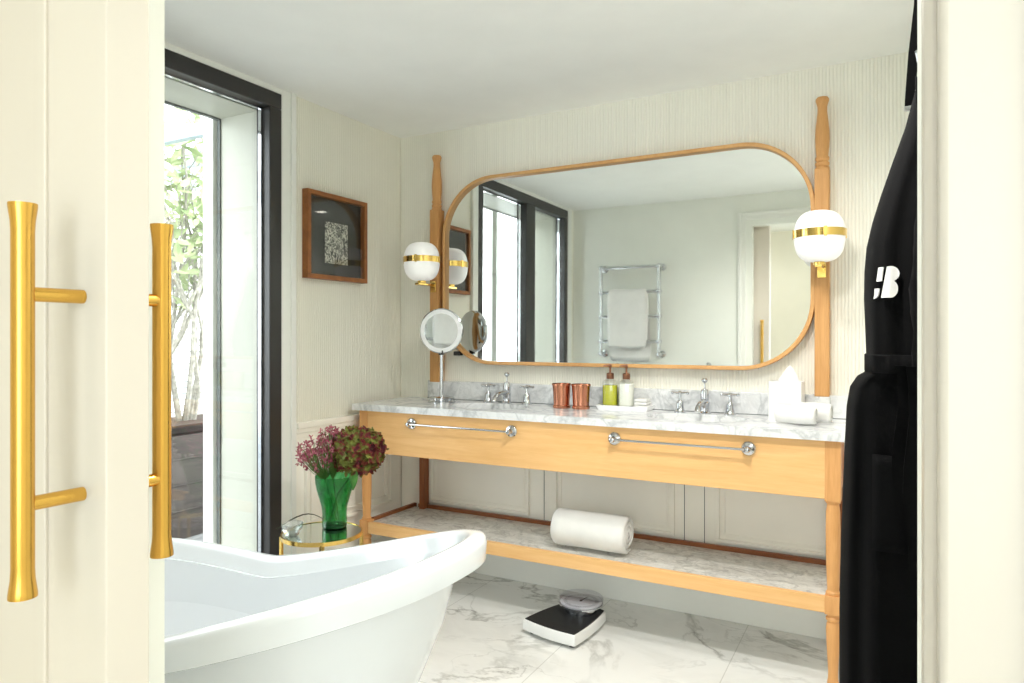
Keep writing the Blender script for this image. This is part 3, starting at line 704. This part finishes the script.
VC = Vector((0.382, -0.945, TZ))
k = NT('green_glass'); k.t.nodes.remove(k.b)
gv = k.coords((1, 1, 0.35)); gn = k.noise(gv, 38, 3, 0.6, 0.8)
gc = k.ramp(gn, [(0.3, srgb(92, 196, 132)), (0.7, srgb(196, 242, 210))])
bmp = k.n('ShaderNodeBump', {'Height': gn, 'Strength': 0.4, 'Distance': 0.006})
tr = k.n('ShaderNodeBsdfTransparent', {'Color': gc}); gl_ = k.n('ShaderNodeBsdfGlossy', {'Roughness': 0.03, 'Normal': bmp.outputs[0]})
df_ = k.n('ShaderNodeBsdfDiffuse', {'Color': srgb(20, 130, 62)})
m1 = k.n('ShaderNodeMixShader', {0: 0.07}); k.t.links.new(tr.outputs[0], m1.inputs[1]); k.t.links.new(df_.outputs[0], m1.inputs[2])
m2 = k.n('ShaderNodeMixShader', {0: k.fresnel(1.5, Normal=bmp.outputs[0])})
k.t.links.new(m1.outputs[0], m2.inputs[1]); k.t.links.new(gl_.outputs[0], m2.inputs[2]); k.t.links.new(m2.outputs[0], k.out.inputs[0]); M['green'] = k.m
va = [(0.044, 0.0), (0.050, 0.004), (0.051, 0.03), (0.050, 0.06), (0.053, 0.09), (0.063, 0.125), (0.073, 0.16), (0.0785, 0.188), (0.080, 0.210), (0.0800, 0.218)]
vin = [(r - 0.004, z) for r, z in va[::-1][:-2]] + [(0.040, 0.014)]
vase = obj('vase', MB().lathe(va + vin, (0, 0, 0), 48), M['green'], None); vase.location = VC
vb = obj('vase_base', MB().lathe([(0.042, 0.001), (0.0485, 0.005), (0.0490, 0.014), (0.030, 0.018)], (0, 0, 0), 40), NT('thick_green_glass').base(srgb(6, 60, 34), 0.05).m, vase)
tag(vase, 'green glass vase holding flowers on the brass side table', 'vase')

def petal_mat(name, stops, scale):
    k = NT(name); n_ = k.noise(k.coords(), scale, 2, 0.5)
    k.base(k.ramp(n_, stops), 0.6, spec=0.2)
    return k.m
M['hyd'] = petal_mat('hydrangea_petals', [(0.34, srgb(70, 22, 32)), (0.44, srgb(122, 50, 48)), (0.50, srgb(98, 84, 40)), (0.62, srgb(120, 128, 60))], 30)
M['pink'] = petal_mat('pink_florets', [(0.35, srgb(130, 52, 72)), (0.6, srgb(186, 112, 124)), (0.75, srgb(214, 160, 160))], 60)
M['stem'] = petal_mat('green_stem', [(0.3, srgb(70, 104, 50)), (0.7, srgb(108, 138, 72))], 20)
M['leaf'] = petal_mat('green_leaf', [(0.3, srgb(46, 96, 44)), (0.7, srgb(86, 140, 66))], 20)
def petal(m, c, n, up, L, W, cup=0.25):
    n = n.normalized(); s = n.cross(up); s = s.normalized() if s.length > 1e-4 else n.orthogonal().normalized(); t = s.cross(n).normalized()
    pts = []
    for (f, w_) in ((0, 0.12), (0.35, 0.85), (0.7, 1.0), (1.0, 0.25)):
        q0 = c + t * (L * f) + n * (L * cup * f * f)
        pts += [q0 - s * W * w_ * 0.5, q0 + n * (-0.08 * W * w_), q0 + s * W * w_ * 0.5]
    m.add(pts, [(3 * i + j, 3 * i + j + 1, 3 * i + j + 4, 3 * i + j + 3) for i in range(3) for j in range(2)])
HC = VC + Vector((0.083, 0.05, 0.312))
HY_ = thing('hydrangea', 'large round burgundy and green hydrangea in the green vase', 'flower', tuple(VC + Vector((0, 0, 0.02))))
hm = MB(); rnd = random.Random(3)
NF = 250
for i in range(NF):
    z = 1 - 2 * (i + 0.5) / NF; a = i * 2.399963; r = math.sqrt(max(0, 1 - z * z))
    n = Vector((r * math.cos(a), r * math.sin(a), z))
    if n.z < -0.75: continue
    rad_ = 0.101 * (1 + 0.10 * (rnd.random() - 0.5)) * (1 if n.z > 0 else 0.93)
    c = HC + Vector((n.x * rad_ * 1.05, n.y * rad_ * 1.05, n.z * rad_ * 0.98))
    n2 = (n + Vector((rnd.uniform(-.6, .6), rnd.uniform(-.6, .6), rnd.uniform(-.6, .6)))).normalized()
    u = n2.orthogonal().normalized(); u.rotate(__import__('mathutils').Quaternion(n2, rnd.random() * 6.28))
    for k_ in range(4):
        d = u.copy(); d.rotate(__import__('mathutils').Quaternion(n2, k_ * PI / 2 + rnd.uniform(-.2, .2)))
        petal(hm, c, n2, d.cross(n2), rnd.uniform(0.019, 0.027), rnd.uniform(0.016, 0.022), rnd.uniform(0.0, 0.6))
obj('flower_head', hm, M['hyd'], HY_, True, smooth=0)
obj('core', MB().ball(tuple(HC), 0.080, 16, 12), M['leaf'], HY_, True)
obj('stem', MB().tube([VC + Vector((-0.02, -0.01, 0.02)), VC + Vector((0.01, 0.01, 0.14)), HC + Vector((0, 0, -0.06))], 0.0045, 8), M['stem'], HY_, True)
lm = MB(); lv = VC + Vector((0.108, 0.0, 0.262))
for s in (0,):
    n = Vector((0.35, -0.85, 0.35)); petal(lm, lv, n, Vector((1, 0.2, 0)).cross(Vector((0, 0, 1))), 0.085, 0.05, -0.1)
lm = MB()
for i in range(7):
    f = i / 6; wd = 0.019 * math.sin(PI * (0.15 + 0.85 * f)) + 0.001
    c = lv + Vector((0.012 * f, -0.02 * f, -0.09 * f)); sd = Vector((0.85, 0.35, 0))
    lm.v += [tuple(c - sd * wd), tuple(c + Vector((0, -0.005, 0))), tuple(c + sd * wd)]
lm.f = [(3 * i + j, 3 * i + j + 1, 3 * i + j + 4, 3 * i + j + 3) for i in range(6) for j in range(2)]
obj('leaf', lm, M['leaf'], HY_, True, solid=0.001)
def spray(label, centre, spread, seed, n):
    rnd = random.Random(seed)
    t = thing('pink_flower_spray', label, 'flower', tuple(VC + Vector((0, 0, 0.02))), 0, 'pink flower sprays in the vase')
    fl = MB(); stm = MB(); root = VC + Vector((rnd.uniform(-.02, .02), rnd.uniform(-.02, .02), 0.03)); hub = VC + (centre - VC) * 0.5; hub.z = VC.z + 0.20
    stm.tube([root, hub], 0.003, 6)
    for i in range(n):
        while True:
            d = Vector((rnd.uniform(-1, 1), rnd.uniform(-1, 1), rnd.uniform(-1, 1)))
            if d.length < 1: break
        c = centre + Vector((d.x * spread[0], d.y * spread[1], d.z * spread[2]))
        if i % 2 == 0:
            mid = (hub + c) / 2 + Vector((0, 0, -0.012)); stm.tube([hub, mid, c], 0.0013, 5)
        for k_ in range(6):
            n2 = Vector((rnd.uniform(-1, 1), rnd.uniform(-1, 1), rnd.uniform(-0.3, 1))).normalized()
            petal(fl, c, n2, Vector((rnd.uniform(-1, 1), rnd.uniform(-1, 1), rnd.uniform(-1, 1))), rnd.uniform(0.012, 0.020), rnd.uniform(0.004, 0.007), 0.2)
    obj('florets', fl, M['pink'], t, True, smooth=0); obj('stem', stm, M['stem'], t, True)
    return t
spray('spiky pink flower spray reaching out of the vase towards the window', VC + Vector((-0.070, -0.035, 0.305)), (0.10, 0.075, 0.075), 5, 150)
spray('spiky pink flower spray rising beside the hydrangea, topmost in the vase', VC + Vector((-0.005, -0.01, 0.36)), (0.075, 0.06, 0.065), 6, 110)
# crumpled clear glass dish and dark leaf on the table
gd = thing('glass_dish', 'small clear glass dish at the window side of the brass table', 'dish', (0.318, -1.120, TZ))
obj('bowl', MB().lathe([(0.020, 0.0), (0.026, 0.003), (0.040, 0.030), (0.045, 0.050), (0.042, 0.050), (0.036, 0.030), (0.022, 0.008)], (0, 0, 0), 10), glass('crystal', (0.86, 0.88, 0.88), 0.25), gd, smooth=0)
lf = MB()
for i in range(9):
    f = i / 8; wd = 0.020 * math.sin(PI * (0.08 + 0.9 * f)); c = Vector((-0.065 + 0.150 * f, -0.085 + 0.12 * f + 0.01 * math.sin(4 * f), 0.006 + 0.055 * math.sin(PI * f * 0.8)))
    sd = Vector((0.6, -0.8, 0.3)); lf.v += [tuple(c - sd * wd), tuple(c + Vector((0, 0, 0.002))), tuple(c + sd * wd)]
lf.f = [(3 * i + j, 3 * i + j + 1, 3 * i + j + 4, 3 * i + j + 3) for i in range(8) for j in range(2)]
M['darkleaf'] = petal_mat('dark_leaf', [(0.3, srgb(40, 44, 34)), (0.7, srgb(84, 88, 66))], 20)
lo = obj('dried_leaf', lf, M['darkleaf'], None, solid=0.0015); lo.location = (0.302, -1.040, TZ + 0.010)
tag(lo, 'dark curled dried leaf lying on the brass table beside the glass dish', 'leaf')

# ------------------------------------------------------------------ framed picture on the left wall
PF = thing('framed_picture', 'small walnut framed black and white picture on the wall above the flowers', 'picture', (0.0, -0.51, 1.738))
py0, py1, pz0, pz1 = -0.752, -0.330, 1.528, 1.948
rs = [[(x, y, z) for y, z in ((py0 + i, pz0 + i), (py1 - i, pz0 + i), (py1 - i, pz1 - i), (py0 + i, pz1 - i))] for (i, x) in ((0, 0.001), (0, 0.037), (0.002, 0.039), (0.020, 0.039), (0.022, 0.037), (0.022, 0.006), (0.022, 0.001))]
obj('frame', MB().rings(rs, closed=True), M['walnut'], PF, True, smooth=30)
obj('mount', MB().box(0.002, 0.010, py0 + 0.018, py1 - 0.018, pz0 + 0.018, pz1 - 0.018), M['black_art'], PF, True)
k = NT('abstract_print'); pv = k.coords((1, 1, 0.8)); pn = k.noise(pv, 45, 5, 0.7, 2.5)
k.base(k.ramp(pn, [(0.46, srgb(50, 52, 48)), (0.54, srgb(216, 216, 204))]), 0.6); M['print'] = k.m
obj('print', MB().box(0.010, 0.0115, -0.612, -0.452, 1.612, 1.815), M['print'], PF, True)
obj('picture_glass', MB().box(0.028, 0.030, py0 + 0.019, py1 - 0.019, pz0 + 0.019, pz1 - 0.019), glass('picture_glass', (0.97, 0.97, 0.97), 0.025), PF, True)

# ------------------------------------------------------------------ towel radiator on the front wall
RD = thing('towel_radiator', 'chrome ball-jointed towel radiator on the front wall, seen in the mirror', 'towel radiator', (0.53, -2.43, 1.12))
ra, rb, ry = 0.298, 0.795, -2.405
zs = (1.843, 1.64, 1.437, 1.232)
for x in (ra, rb):
    u = obj('upright', MB().tube([(x, ry, 1.12), (x, ry, 1.85)], 0.0135, 16), M['chrome'], RD, True)
    for z in zs + (1.13,): obj('ball_joint', MB().ball((x, ry, z), 0.022, 16, 10), M['chrome'], u, True)
    for z in (1.843, 1.13): obj('wall_bracket', MB().tube([(x, FY1, z), (x, FY1 + 0.008, z), (x, FY1 + 0.012, z), (x, ry, z)], [0.03, 0.03, 0.012, 0.012], 18), M['chrome'], RD, True)
for z in zs: obj('rung', MB().tube([(ra, ry, z), (rb, ry, z)], 0.0125, 14), M['chrome'], RD, True)
rs = []
tw0, tw1 = 0.355, 0.710
prof = [(0.030, 1.175), (0.031, 1.30), (0.030, 1.50), (0.027, 1.62), (0.019, 1.656), (0.0, 1.668), (-0.019, 1.656), (-0.026, 1.62), (-0.028, 1.4), (-0.028, 1.05)]
outl = [(a_, b_) for a_, b_ in prof]; inn = [(a_ * 0.52, b_ - (0.010 if 2 < i < 8 else -0.001)) for i, (a_, b_) in enumerate(prof)]
loop = outl + inn[::-1]
for i in range(11):
    f = i / 10; x = tw0 + (tw1 - tw0) * f
    rs.append([(x + (0.03 * f if b_ < 1.15 and a_ < 0 else 0), ry + a_ + 0.002 * math.sin(f * 14 + b_ * 9), b_ + 0.003 * math.sin(f * 8)) for a_, b_ in loop])
ht = obj('hanging_towel', MB().rings(rs), M['towel'], None, sub=1, smooth=60)
tag(ht, 'white towel draped over the chrome towel radiator', 'towel')

# ------------------------------------------------------------------ black robe, hooks, strap
RX = 2.600
sil = [(0.30, 2.330), (0.43, 2.328), (0.62, 2.328), (0.80, 2.332), (0.98, 2.338), (1.09, 2.343), (1.135, 2.350), (1.158, 2.364), (1.168, 2.380), (1.20, 2.384), (1.26, 2.382), (1.336, 2.379), (1.40, 2.380), (1.453, 2.384), (1.51, 2.396), (1.567, 2.412), (1.64, 2.435), (1.722, 2.462), (1.78, 2.476), (1.822, 2.486), (1.850, 2.497)]
def robe_ring(z, xl):
    ring = []; N = 96; f = min(max((z - 0.3) / 1.5, 0), 1)
    hx = (RX - xl) / 2; cx = (RX + xl) / 2
    hy = (0.17 - 0.03 * f) if z < 1.16 else 0.145 * (1 - ((z - 1.16) / 0.72) ** 1.6) + 0.028
    amp = 0.11 * (1 - f) + 0.03
    for j in range(N):
        a = 2 * PI * j / N; ca, sa = math.cos(a), math.sin(a); e = 2 / 2.9
        fold = 1 + amp * (0.6 * math.sin(7 * a + 1.5 * math.sin(z * 3)) + 0.4 * math.sin(13 * a + z * 2)) * abs(sa)
        x = cx + hx * math.copysign(abs(ca) ** e, ca); y = -1.33 + hy * math.copysign(abs(sa) ** e, sa) * fold
        ring.append((x, y, z))
    return ring
zz = []
for (z0, x0), (z1, x1) in zip(sil, sil[1:]):
    n = max(1, int((z1 - z0) / 0.03))
    zz += [(z0 + (z1 - z0) * i / n, x0 + (x1 - x0) * i / n) for i in range(n)]
zz.append(sil[-1])
rbm = MB().rings([robe_ring(z, x) for z, x in zz])
RB = thing('bathrobe', 'black velvet bathrobe with white embroidered emblem hanging from a wall hook beside the vanity', 'bathrobe', (2.47, -1.33, 0.30))
obj('garment', rbm, M['robe'], RB, True, smooth=80)
bvh = BVHTree.FromPolygons([Vector(v) for v in rbm.v], rbm.f)
def on_robe(x, z, off=0.004):
    h = bvh.ray_cast(Vector((x, -2.2, z)), Vector((0, 1, 0)))
    return (x, (h[0].y if h[0] else -1.45) - off, z)
# belt and its tied end, a patch pocket, a lapel edge
bl = []
for dz, g in ((-0.020, 0.000), (-0.018, 0.003), (0.018, 0.003), (0.020, 0.000)):
    rr = robe_ring(1.192 + dz, 2.383); bl.append([((x - 2.49) * (1 + g / 0.1) + 2.49, (y + 1.33) * (1 + g / 0.15) - 1.33, z) for x, y, z in rr])
obj('belt', MB().rings(bl, False, False), M['robe'], RB, True, smooth=60)
lp = MB()
for i in range(15):
    f = i / 14; z = 1.80 - 0.58 * f; x = 2.51 + 0.03 * f
    a_, b_ = on_robe(x - 0.030, z, 0.006), on_robe(x, z, 0.012)
    lp.v += [a_, b_]
lp.f = [(2 * i, 2 * i + 1, 2 * i + 3, 2 * i + 2) for i in range(14)]
obj('lapel', lp, M['robe'], RB, True, solid=0.006)
pk = MB()
for i in range(9):
    for j in range(8):
        pk.v.append(on_robe(2.40 + 0.13 * j / 7, 0.80 + 0.20 * i / 8, 0.008))
pk.f = [(i * 8 + j, i * 8 + j + 1, (i + 1) * 8 + j + 1, (i + 1) * 8 + j) for i in range(8) for j in range(7)]
obj('pocket', pk, M['robe'], RB, True, solid=0.006)
for nm_, y0_, sgn in (('sleeve', -1.33, -1), ('sleeve', -1.33, 1)):
    rs = []
    for i in range(16):
        f = i / 15; z = 1.66 - 0.66 * f; cx_ = 2.515 + 0.02 * f
        hit = bvh.ray_cast(Vector((cx_, -1.33 + sgn * 0.9, z)), Vector((0, -sgn, 0)))[0]
        yy = (hit.y if hit else -1.33 + sgn * 0.14) + sgn * 0.012
        ww = (0.022 + 0.034 * min(1, f * 2.2)) * (1.12 if f > 0.86 else 1.0); tt = ww * 0.55
        rs.append([(cx_ + ww * math.cos(2 * PI * j / 24) * (1 + 0.06 * math.sin(5 * f * 6 + j)), yy + tt * math.sin(2 * PI * j / 24), z + 0.006 * math.sin(j)) for j in range(24)])
    obj(nm_, MB().rings(rs), M['robe'], RB, True, smooth=70)
bt = MB()
for k_, (xx, ln) in enumerate(((2.455, 0.34), (2.475, 0.42))):
    rs = []
    for i in range(9):
        z = 1.19 - ln * i / 8; p_ = on_robe(xx + 0.006 * math.sin(i), z, 0.010 + 0.008 * k_)
        rs.append([(p_[0] - 0.014, p_[1] - 0.004, z), (p_[0] + 0.014, p_[1] - 0.004, z), (p_[0] + 0.014, p_[1] + 0.004, z), (p_[0] - 0.014, p_[1] + 0.004, z)])
    bt.rings(rs)
obj('belt_tie', bt, M['robe'], RB, True, smooth=0)
# emblem: slanted stem in two pieces and a two-lobed bowl (traced on the crop at 9.75 px per pixel)
def arc(cx, cy, rx, ry, a0, a1, n=10): return [(cx + rx * math.cos(math.radians(a0 + (a1 - a0) * i / n)), cy + ry * math.sin(math.radians(a0 + (a1 - a0) * i / n))) for i in range(n + 1)]
pieces = [
    [(186, 273), (228, 273), (212, 408), (167, 408)],
    [(150, 480), (190, 480), (187, 520), (178, 552), (162, 570), (138, 578), (148, 545)],
    [(262, 273)] + arc(295, 342, 83, 74, -90, 62) + arc(298, 490, 66, 84, -62, 90) + [(211, 573)],
]
em = MB(); PXM = 0.001985 / 9.75 * 1.0
def e2w(u, v): return (2.404 + (u - 150) * 0.0000985 * 2.04, 1.343 - (v - 527) * 0.0000985 * 2.22)
for pl in pieces:
    bm = bmesh.new(); vs = [bm.verts.new((u, v, 0)) for u, v in pl]; bm.faces.new(vs)
    bmesh.ops.triangulate(bm, faces=bm.faces[:])
    for _ in range(2): bmesh.ops.subdivide_edges(bm, edges=bm.edges[:], cuts=1, use_grid_fill=True)
    bm.verts.index_update()
    em.add([on_robe(*e2w(v.co.x, v.co.y), 0.005) for v in bm.verts], [tuple(v.index for v in f.verts) for f in bm.faces]); bm.free()
e_ = obj('emblem', em, M['emblem'], RB, True, smooth=0, solid=0.003); e_['label'] = 'white embroidered emblem'
hk = thing('robe_hook', 'chrome wall hook holding the black robe', 'hook', (XR, -1.33, 1.88))
obj('rose', MB().tube([(0, 0, 0), (-0.008, 0, 0), (-0.012, 0, 0)], [0.022, 0.022, 0.01], 18), M['chrome'], hk)
obj('prong', MB().tube([(-0.008, 0, 0), (-0.08, 0, -0.012), (-0.115, 0, -0.018), (-0.130, 0, -0.006), (-0.133, 0, 0.018)], 0.006, 12), M['chrome'], hk)
sh = thing('strap_hook', 'high chrome wall peg above the robe holding a black strap', 'hook', (XR, -1.30, 2.20))
obj('peg', MB().tube([(0, 0, 0), (-0.008, 0, 0), (-0.010, 0, 0), (-0.125, 0, 0.006), (-0.132, 0, 0.02)], [0.02, 0.02, 0.006, 0.006, 0.007], 14), M['chrome'], sh)
st = thing('black_strap', 'narrow black strap with metal tip hanging beside the robe hook', 'strap', (2.495, -1.302, 1.78))
sv = MB(); rs = []
for (x, z, wd) in ((2.499, 2.222, 0.010), (2.496, 2.14, 0.011), (2.491, 2.015, 0.0105), (2.480, 1.90, 0.011), (2.472, 1.80, 0.0095), (2.470, 1.782, 0.008)):
    rs.append([(x - wd, -1.306, z), (x + wd, -1.306, z), (x + wd, -1.298, z), (x - wd, -1.298, z)])
obj('webbing', MB().rings(rs), M['robe'], st, True, smooth=0)
obj('metal_tip', MB().box(2.461, 2.479, -1.308, -1.296, 1.772, 1.783), M['chrome'], st, True, bevel=0.001)

# ------------------------------------------------------------------ outside: terrace, planter tree, screen, pergola, railing
M['pale_metal'] = paint('pale_metal', (150, 162, 172), 0.5)
M['deck'] = wood('grey_deck', (150, 150, 150), (104, 104, 106), (6, 0.5, 6), 0.7)
dk = MB()
for i in range(44): dk.box(-0.34 - 0.125 * (i + 1) + 0.004, -0.34 - 0.125 * i, -6, 4.5, -0.12, -0.08)
struct('terrace', dk, M['deck'])
M['planter'] = wood('weathered_planter', (70, 62, 58), (48, 43, 41), (8, 0.8, 8), 0.7)
M['soil'] = paint('soil', (70, 52, 40), 0.95, 0.4)
M['bark'] = petal_mat('grey_bark', [(0.3, srgb(120, 116, 108)), (0.7, srgb(166, 162, 152))], 30)
M['pale_leaf'] = petal_mat('pale_leaves', [(0.3, srgb(126, 144, 102)), (0.7, srgb(184, 194, 150))], 8)
PT = thing('planter_tree', 'small multi-stemmed tree growing in a grey planter outside the window', 'tree', (-1.9, -0.25, -0.08))
pb = MB().box(-2.15, -1.65, -0.95, 0.40, -0.08, 0.60).box(-2.17, -1.74, -0.97, 0.42, 0.60, 0.66)
for z in (0.1, 0.27, 0.44): pb.box(-1.651, -1.645, -0.95, 0.40, z, z + 0.012)
obj('planter_box', pb, M['planter'], PT, True, bevel=0.004)
obj('soil', MB().box(-2.14, -1.66, -0.94, 0.39, 0.655, 0.668), M['soil'], PT, True)
rnd = random.Random(11); bk = MB(); lvs = MB()
def twig(p, d, L, r, depth):
    n = 5; pts = [p.copy()]; dd = d.copy()
    for i in range(n):
        dd = (dd + Vector((rnd.uniform(-.22, .22), rnd.uniform(-.22, .22), rnd.uniform(-.05, .22)))).normalized(); pts.append(pts[-1] + dd * L / n)
    bk.tube(pts, [r * (1 - 0.55 * i / n) for i in range(n + 1)], 7)
    if depth == 0:
        for i in range(7):
            c = pts[rnd.randrange(2, n + 1)] + Vector((rnd.uniform(-.1, .1), rnd.uniform(-.1, .1), rnd.uniform(-.08, .1)))
            petal(lvs, c, Vector((rnd.uniform(-.5, .9), rnd.uniform(-.8, .5), rnd.uniform(0.1, 1))), Vector((rnd.uniform(-1, 1), rnd.uniform(-1, 1), rnd.uniform(-1, 1))), rnd.uniform(0.10, 0.18), rnd.uniform(0.035, 0.055), -0.2)
    else:
        for k_ in range(3 if depth > 1 else 4):
            a = rnd.randrange(2, n + 1); e = (dd + Vector((rnd.uniform(-.8, .8), rnd.uniform(-.8, .8), rnd.uniform(0, .6)))).normalized()
            twig(pts[a], e, L * rnd.uniform(0.5, 0.75), r * 0.5, depth - 1)
for (y, dy, dx_) in ((0.02, 0.30, 0.0), (-0.03, -0.25, 0.1), (0.06, 0.12, -0.15), (-0.12, -0.5, 0.05), (0.0, 0.02, 0.2), (-0.4, 0.25, 0.1), (-0.45, -0.1, -0.1), (-0.2, 0.1, 0.0)):
    twig(Vector((-1.88, y, 0.62)), Vector((dx_, dy, 1)).normalized(), 1.25, 0.022, 2)
obj('trunk', bk, M['bark'], PT, True); obj('foliage', lvs, M['pale_leaf'], PT, True, smooth=0)
sc_ = thing('slatted_screen', 'white horizontal slatted terrace screen behind the planter tree', 'screen', (-3.6, 1.0, -0.08))
sb = MB()
for i in range(40): sb.box(-3.62, -3.58, -1.6, 3.8, -0.05 + i * 0.058, -0.05 + i * 0.058 + 0.046)
obj('backing', MB().box(-3.66, -3.625, -1.6, 3.8, -0.05, 2.25), M['pale_metal'], sc_, True)
obj('slats', sb, M['white_trim'], sc_, True)
for y in (-1.6, 0.2, 2.0, 3.8): obj('screen_post', MB().box(-3.72, -3.66, y - 0.03, y + 0.03, -0.08, 2.35), M['white_trim'], sc_, True)
pg = thing('pergola', 'pale grey pergola beams over the terrace outside the window', 'pergola', (-2.2, -0.5, -0.08))
obj('beam', MB().box(-3.3, -3.18, -4.5, 3.2, 2.62, 2.76), M['pale_metal'], pg, True, bevel=0.004)
for y in (-3.6, -2.2, 0.9): obj('rafter', MB().box(-3.2, -0.4, y - 0.04, y + 0.04, 2.76, 2.88), M['pale_metal'], pg, True, bevel=0.004)
obj('rafter', MB().box(-3.3, -1.20, -0.32, -0.27, 2.49, 2.57), M['pale_metal'], pg, True, bevel=0.004)
for y in (-4.4, 3.1): obj('pergola_post', MB().box(-3.29, -3.19, y - 0.05, y + 0.05, -0.08, 2.62), M['pale_metal'], pg, True, bevel=0.004)
rl = thing('terrace_railing', 'pale metal railing at the terrace edge, seen through the window in the mirror', 'railing', (-3.0, -4.0, -0.08))
obj('handrail', MB().box(-3.02, -2.98, -5.8, -1.8, 0.98, 1.02), M['pale_metal'], rl, True)
obj('bottom_rail', MB().box(-3.015, -2.985, -5.8, -1.8, 0.02, 0.05), M['pale_metal'], rl, True)
bu = MB()
for i in range(40): bu.box(-3.008, -2.992, -5.8 + i * 0.1, -5.784 + i * 0.1, 0.05, 0.98)
o = obj('balusters', bu, M['pale_metal'], rl, True); o['kind'] = 'stuff'
for y in (-5.8, -1.8): obj('railing_post', MB().box(-3.03, -2.97, y - 0.03, y + 0.03, -0.08, 1.03), M['pale_metal'], rl, True)

# ------------------------------------------------------------------ added fill lamps with fittings
nm = ['round recessed ceiling downlight in front of the vanity drawers', 'round recessed ceiling downlight between the vanity and the robe', 'round recessed ceiling downlight between the bathtub end and the robe']
for (x, y), l_, pw_ in zip(FILL_DOWNLIGHTS, nm, ROOM_FILL_POWER): downlight(x, y, pw_, (1.0, 0.97, 0.92), l_, 'recessed downlights')
for (x, y), l_ in zip(HALL_FILL_LIGHTS, ['round recessed hall downlight on the sliding door side of the hall window', 'round recessed hall downlight on the far side of the hall window']): downlight(x, y, HALL_FILL_POWER, (1.0, 0.96, 0.90), l_, 'recessed downlights')
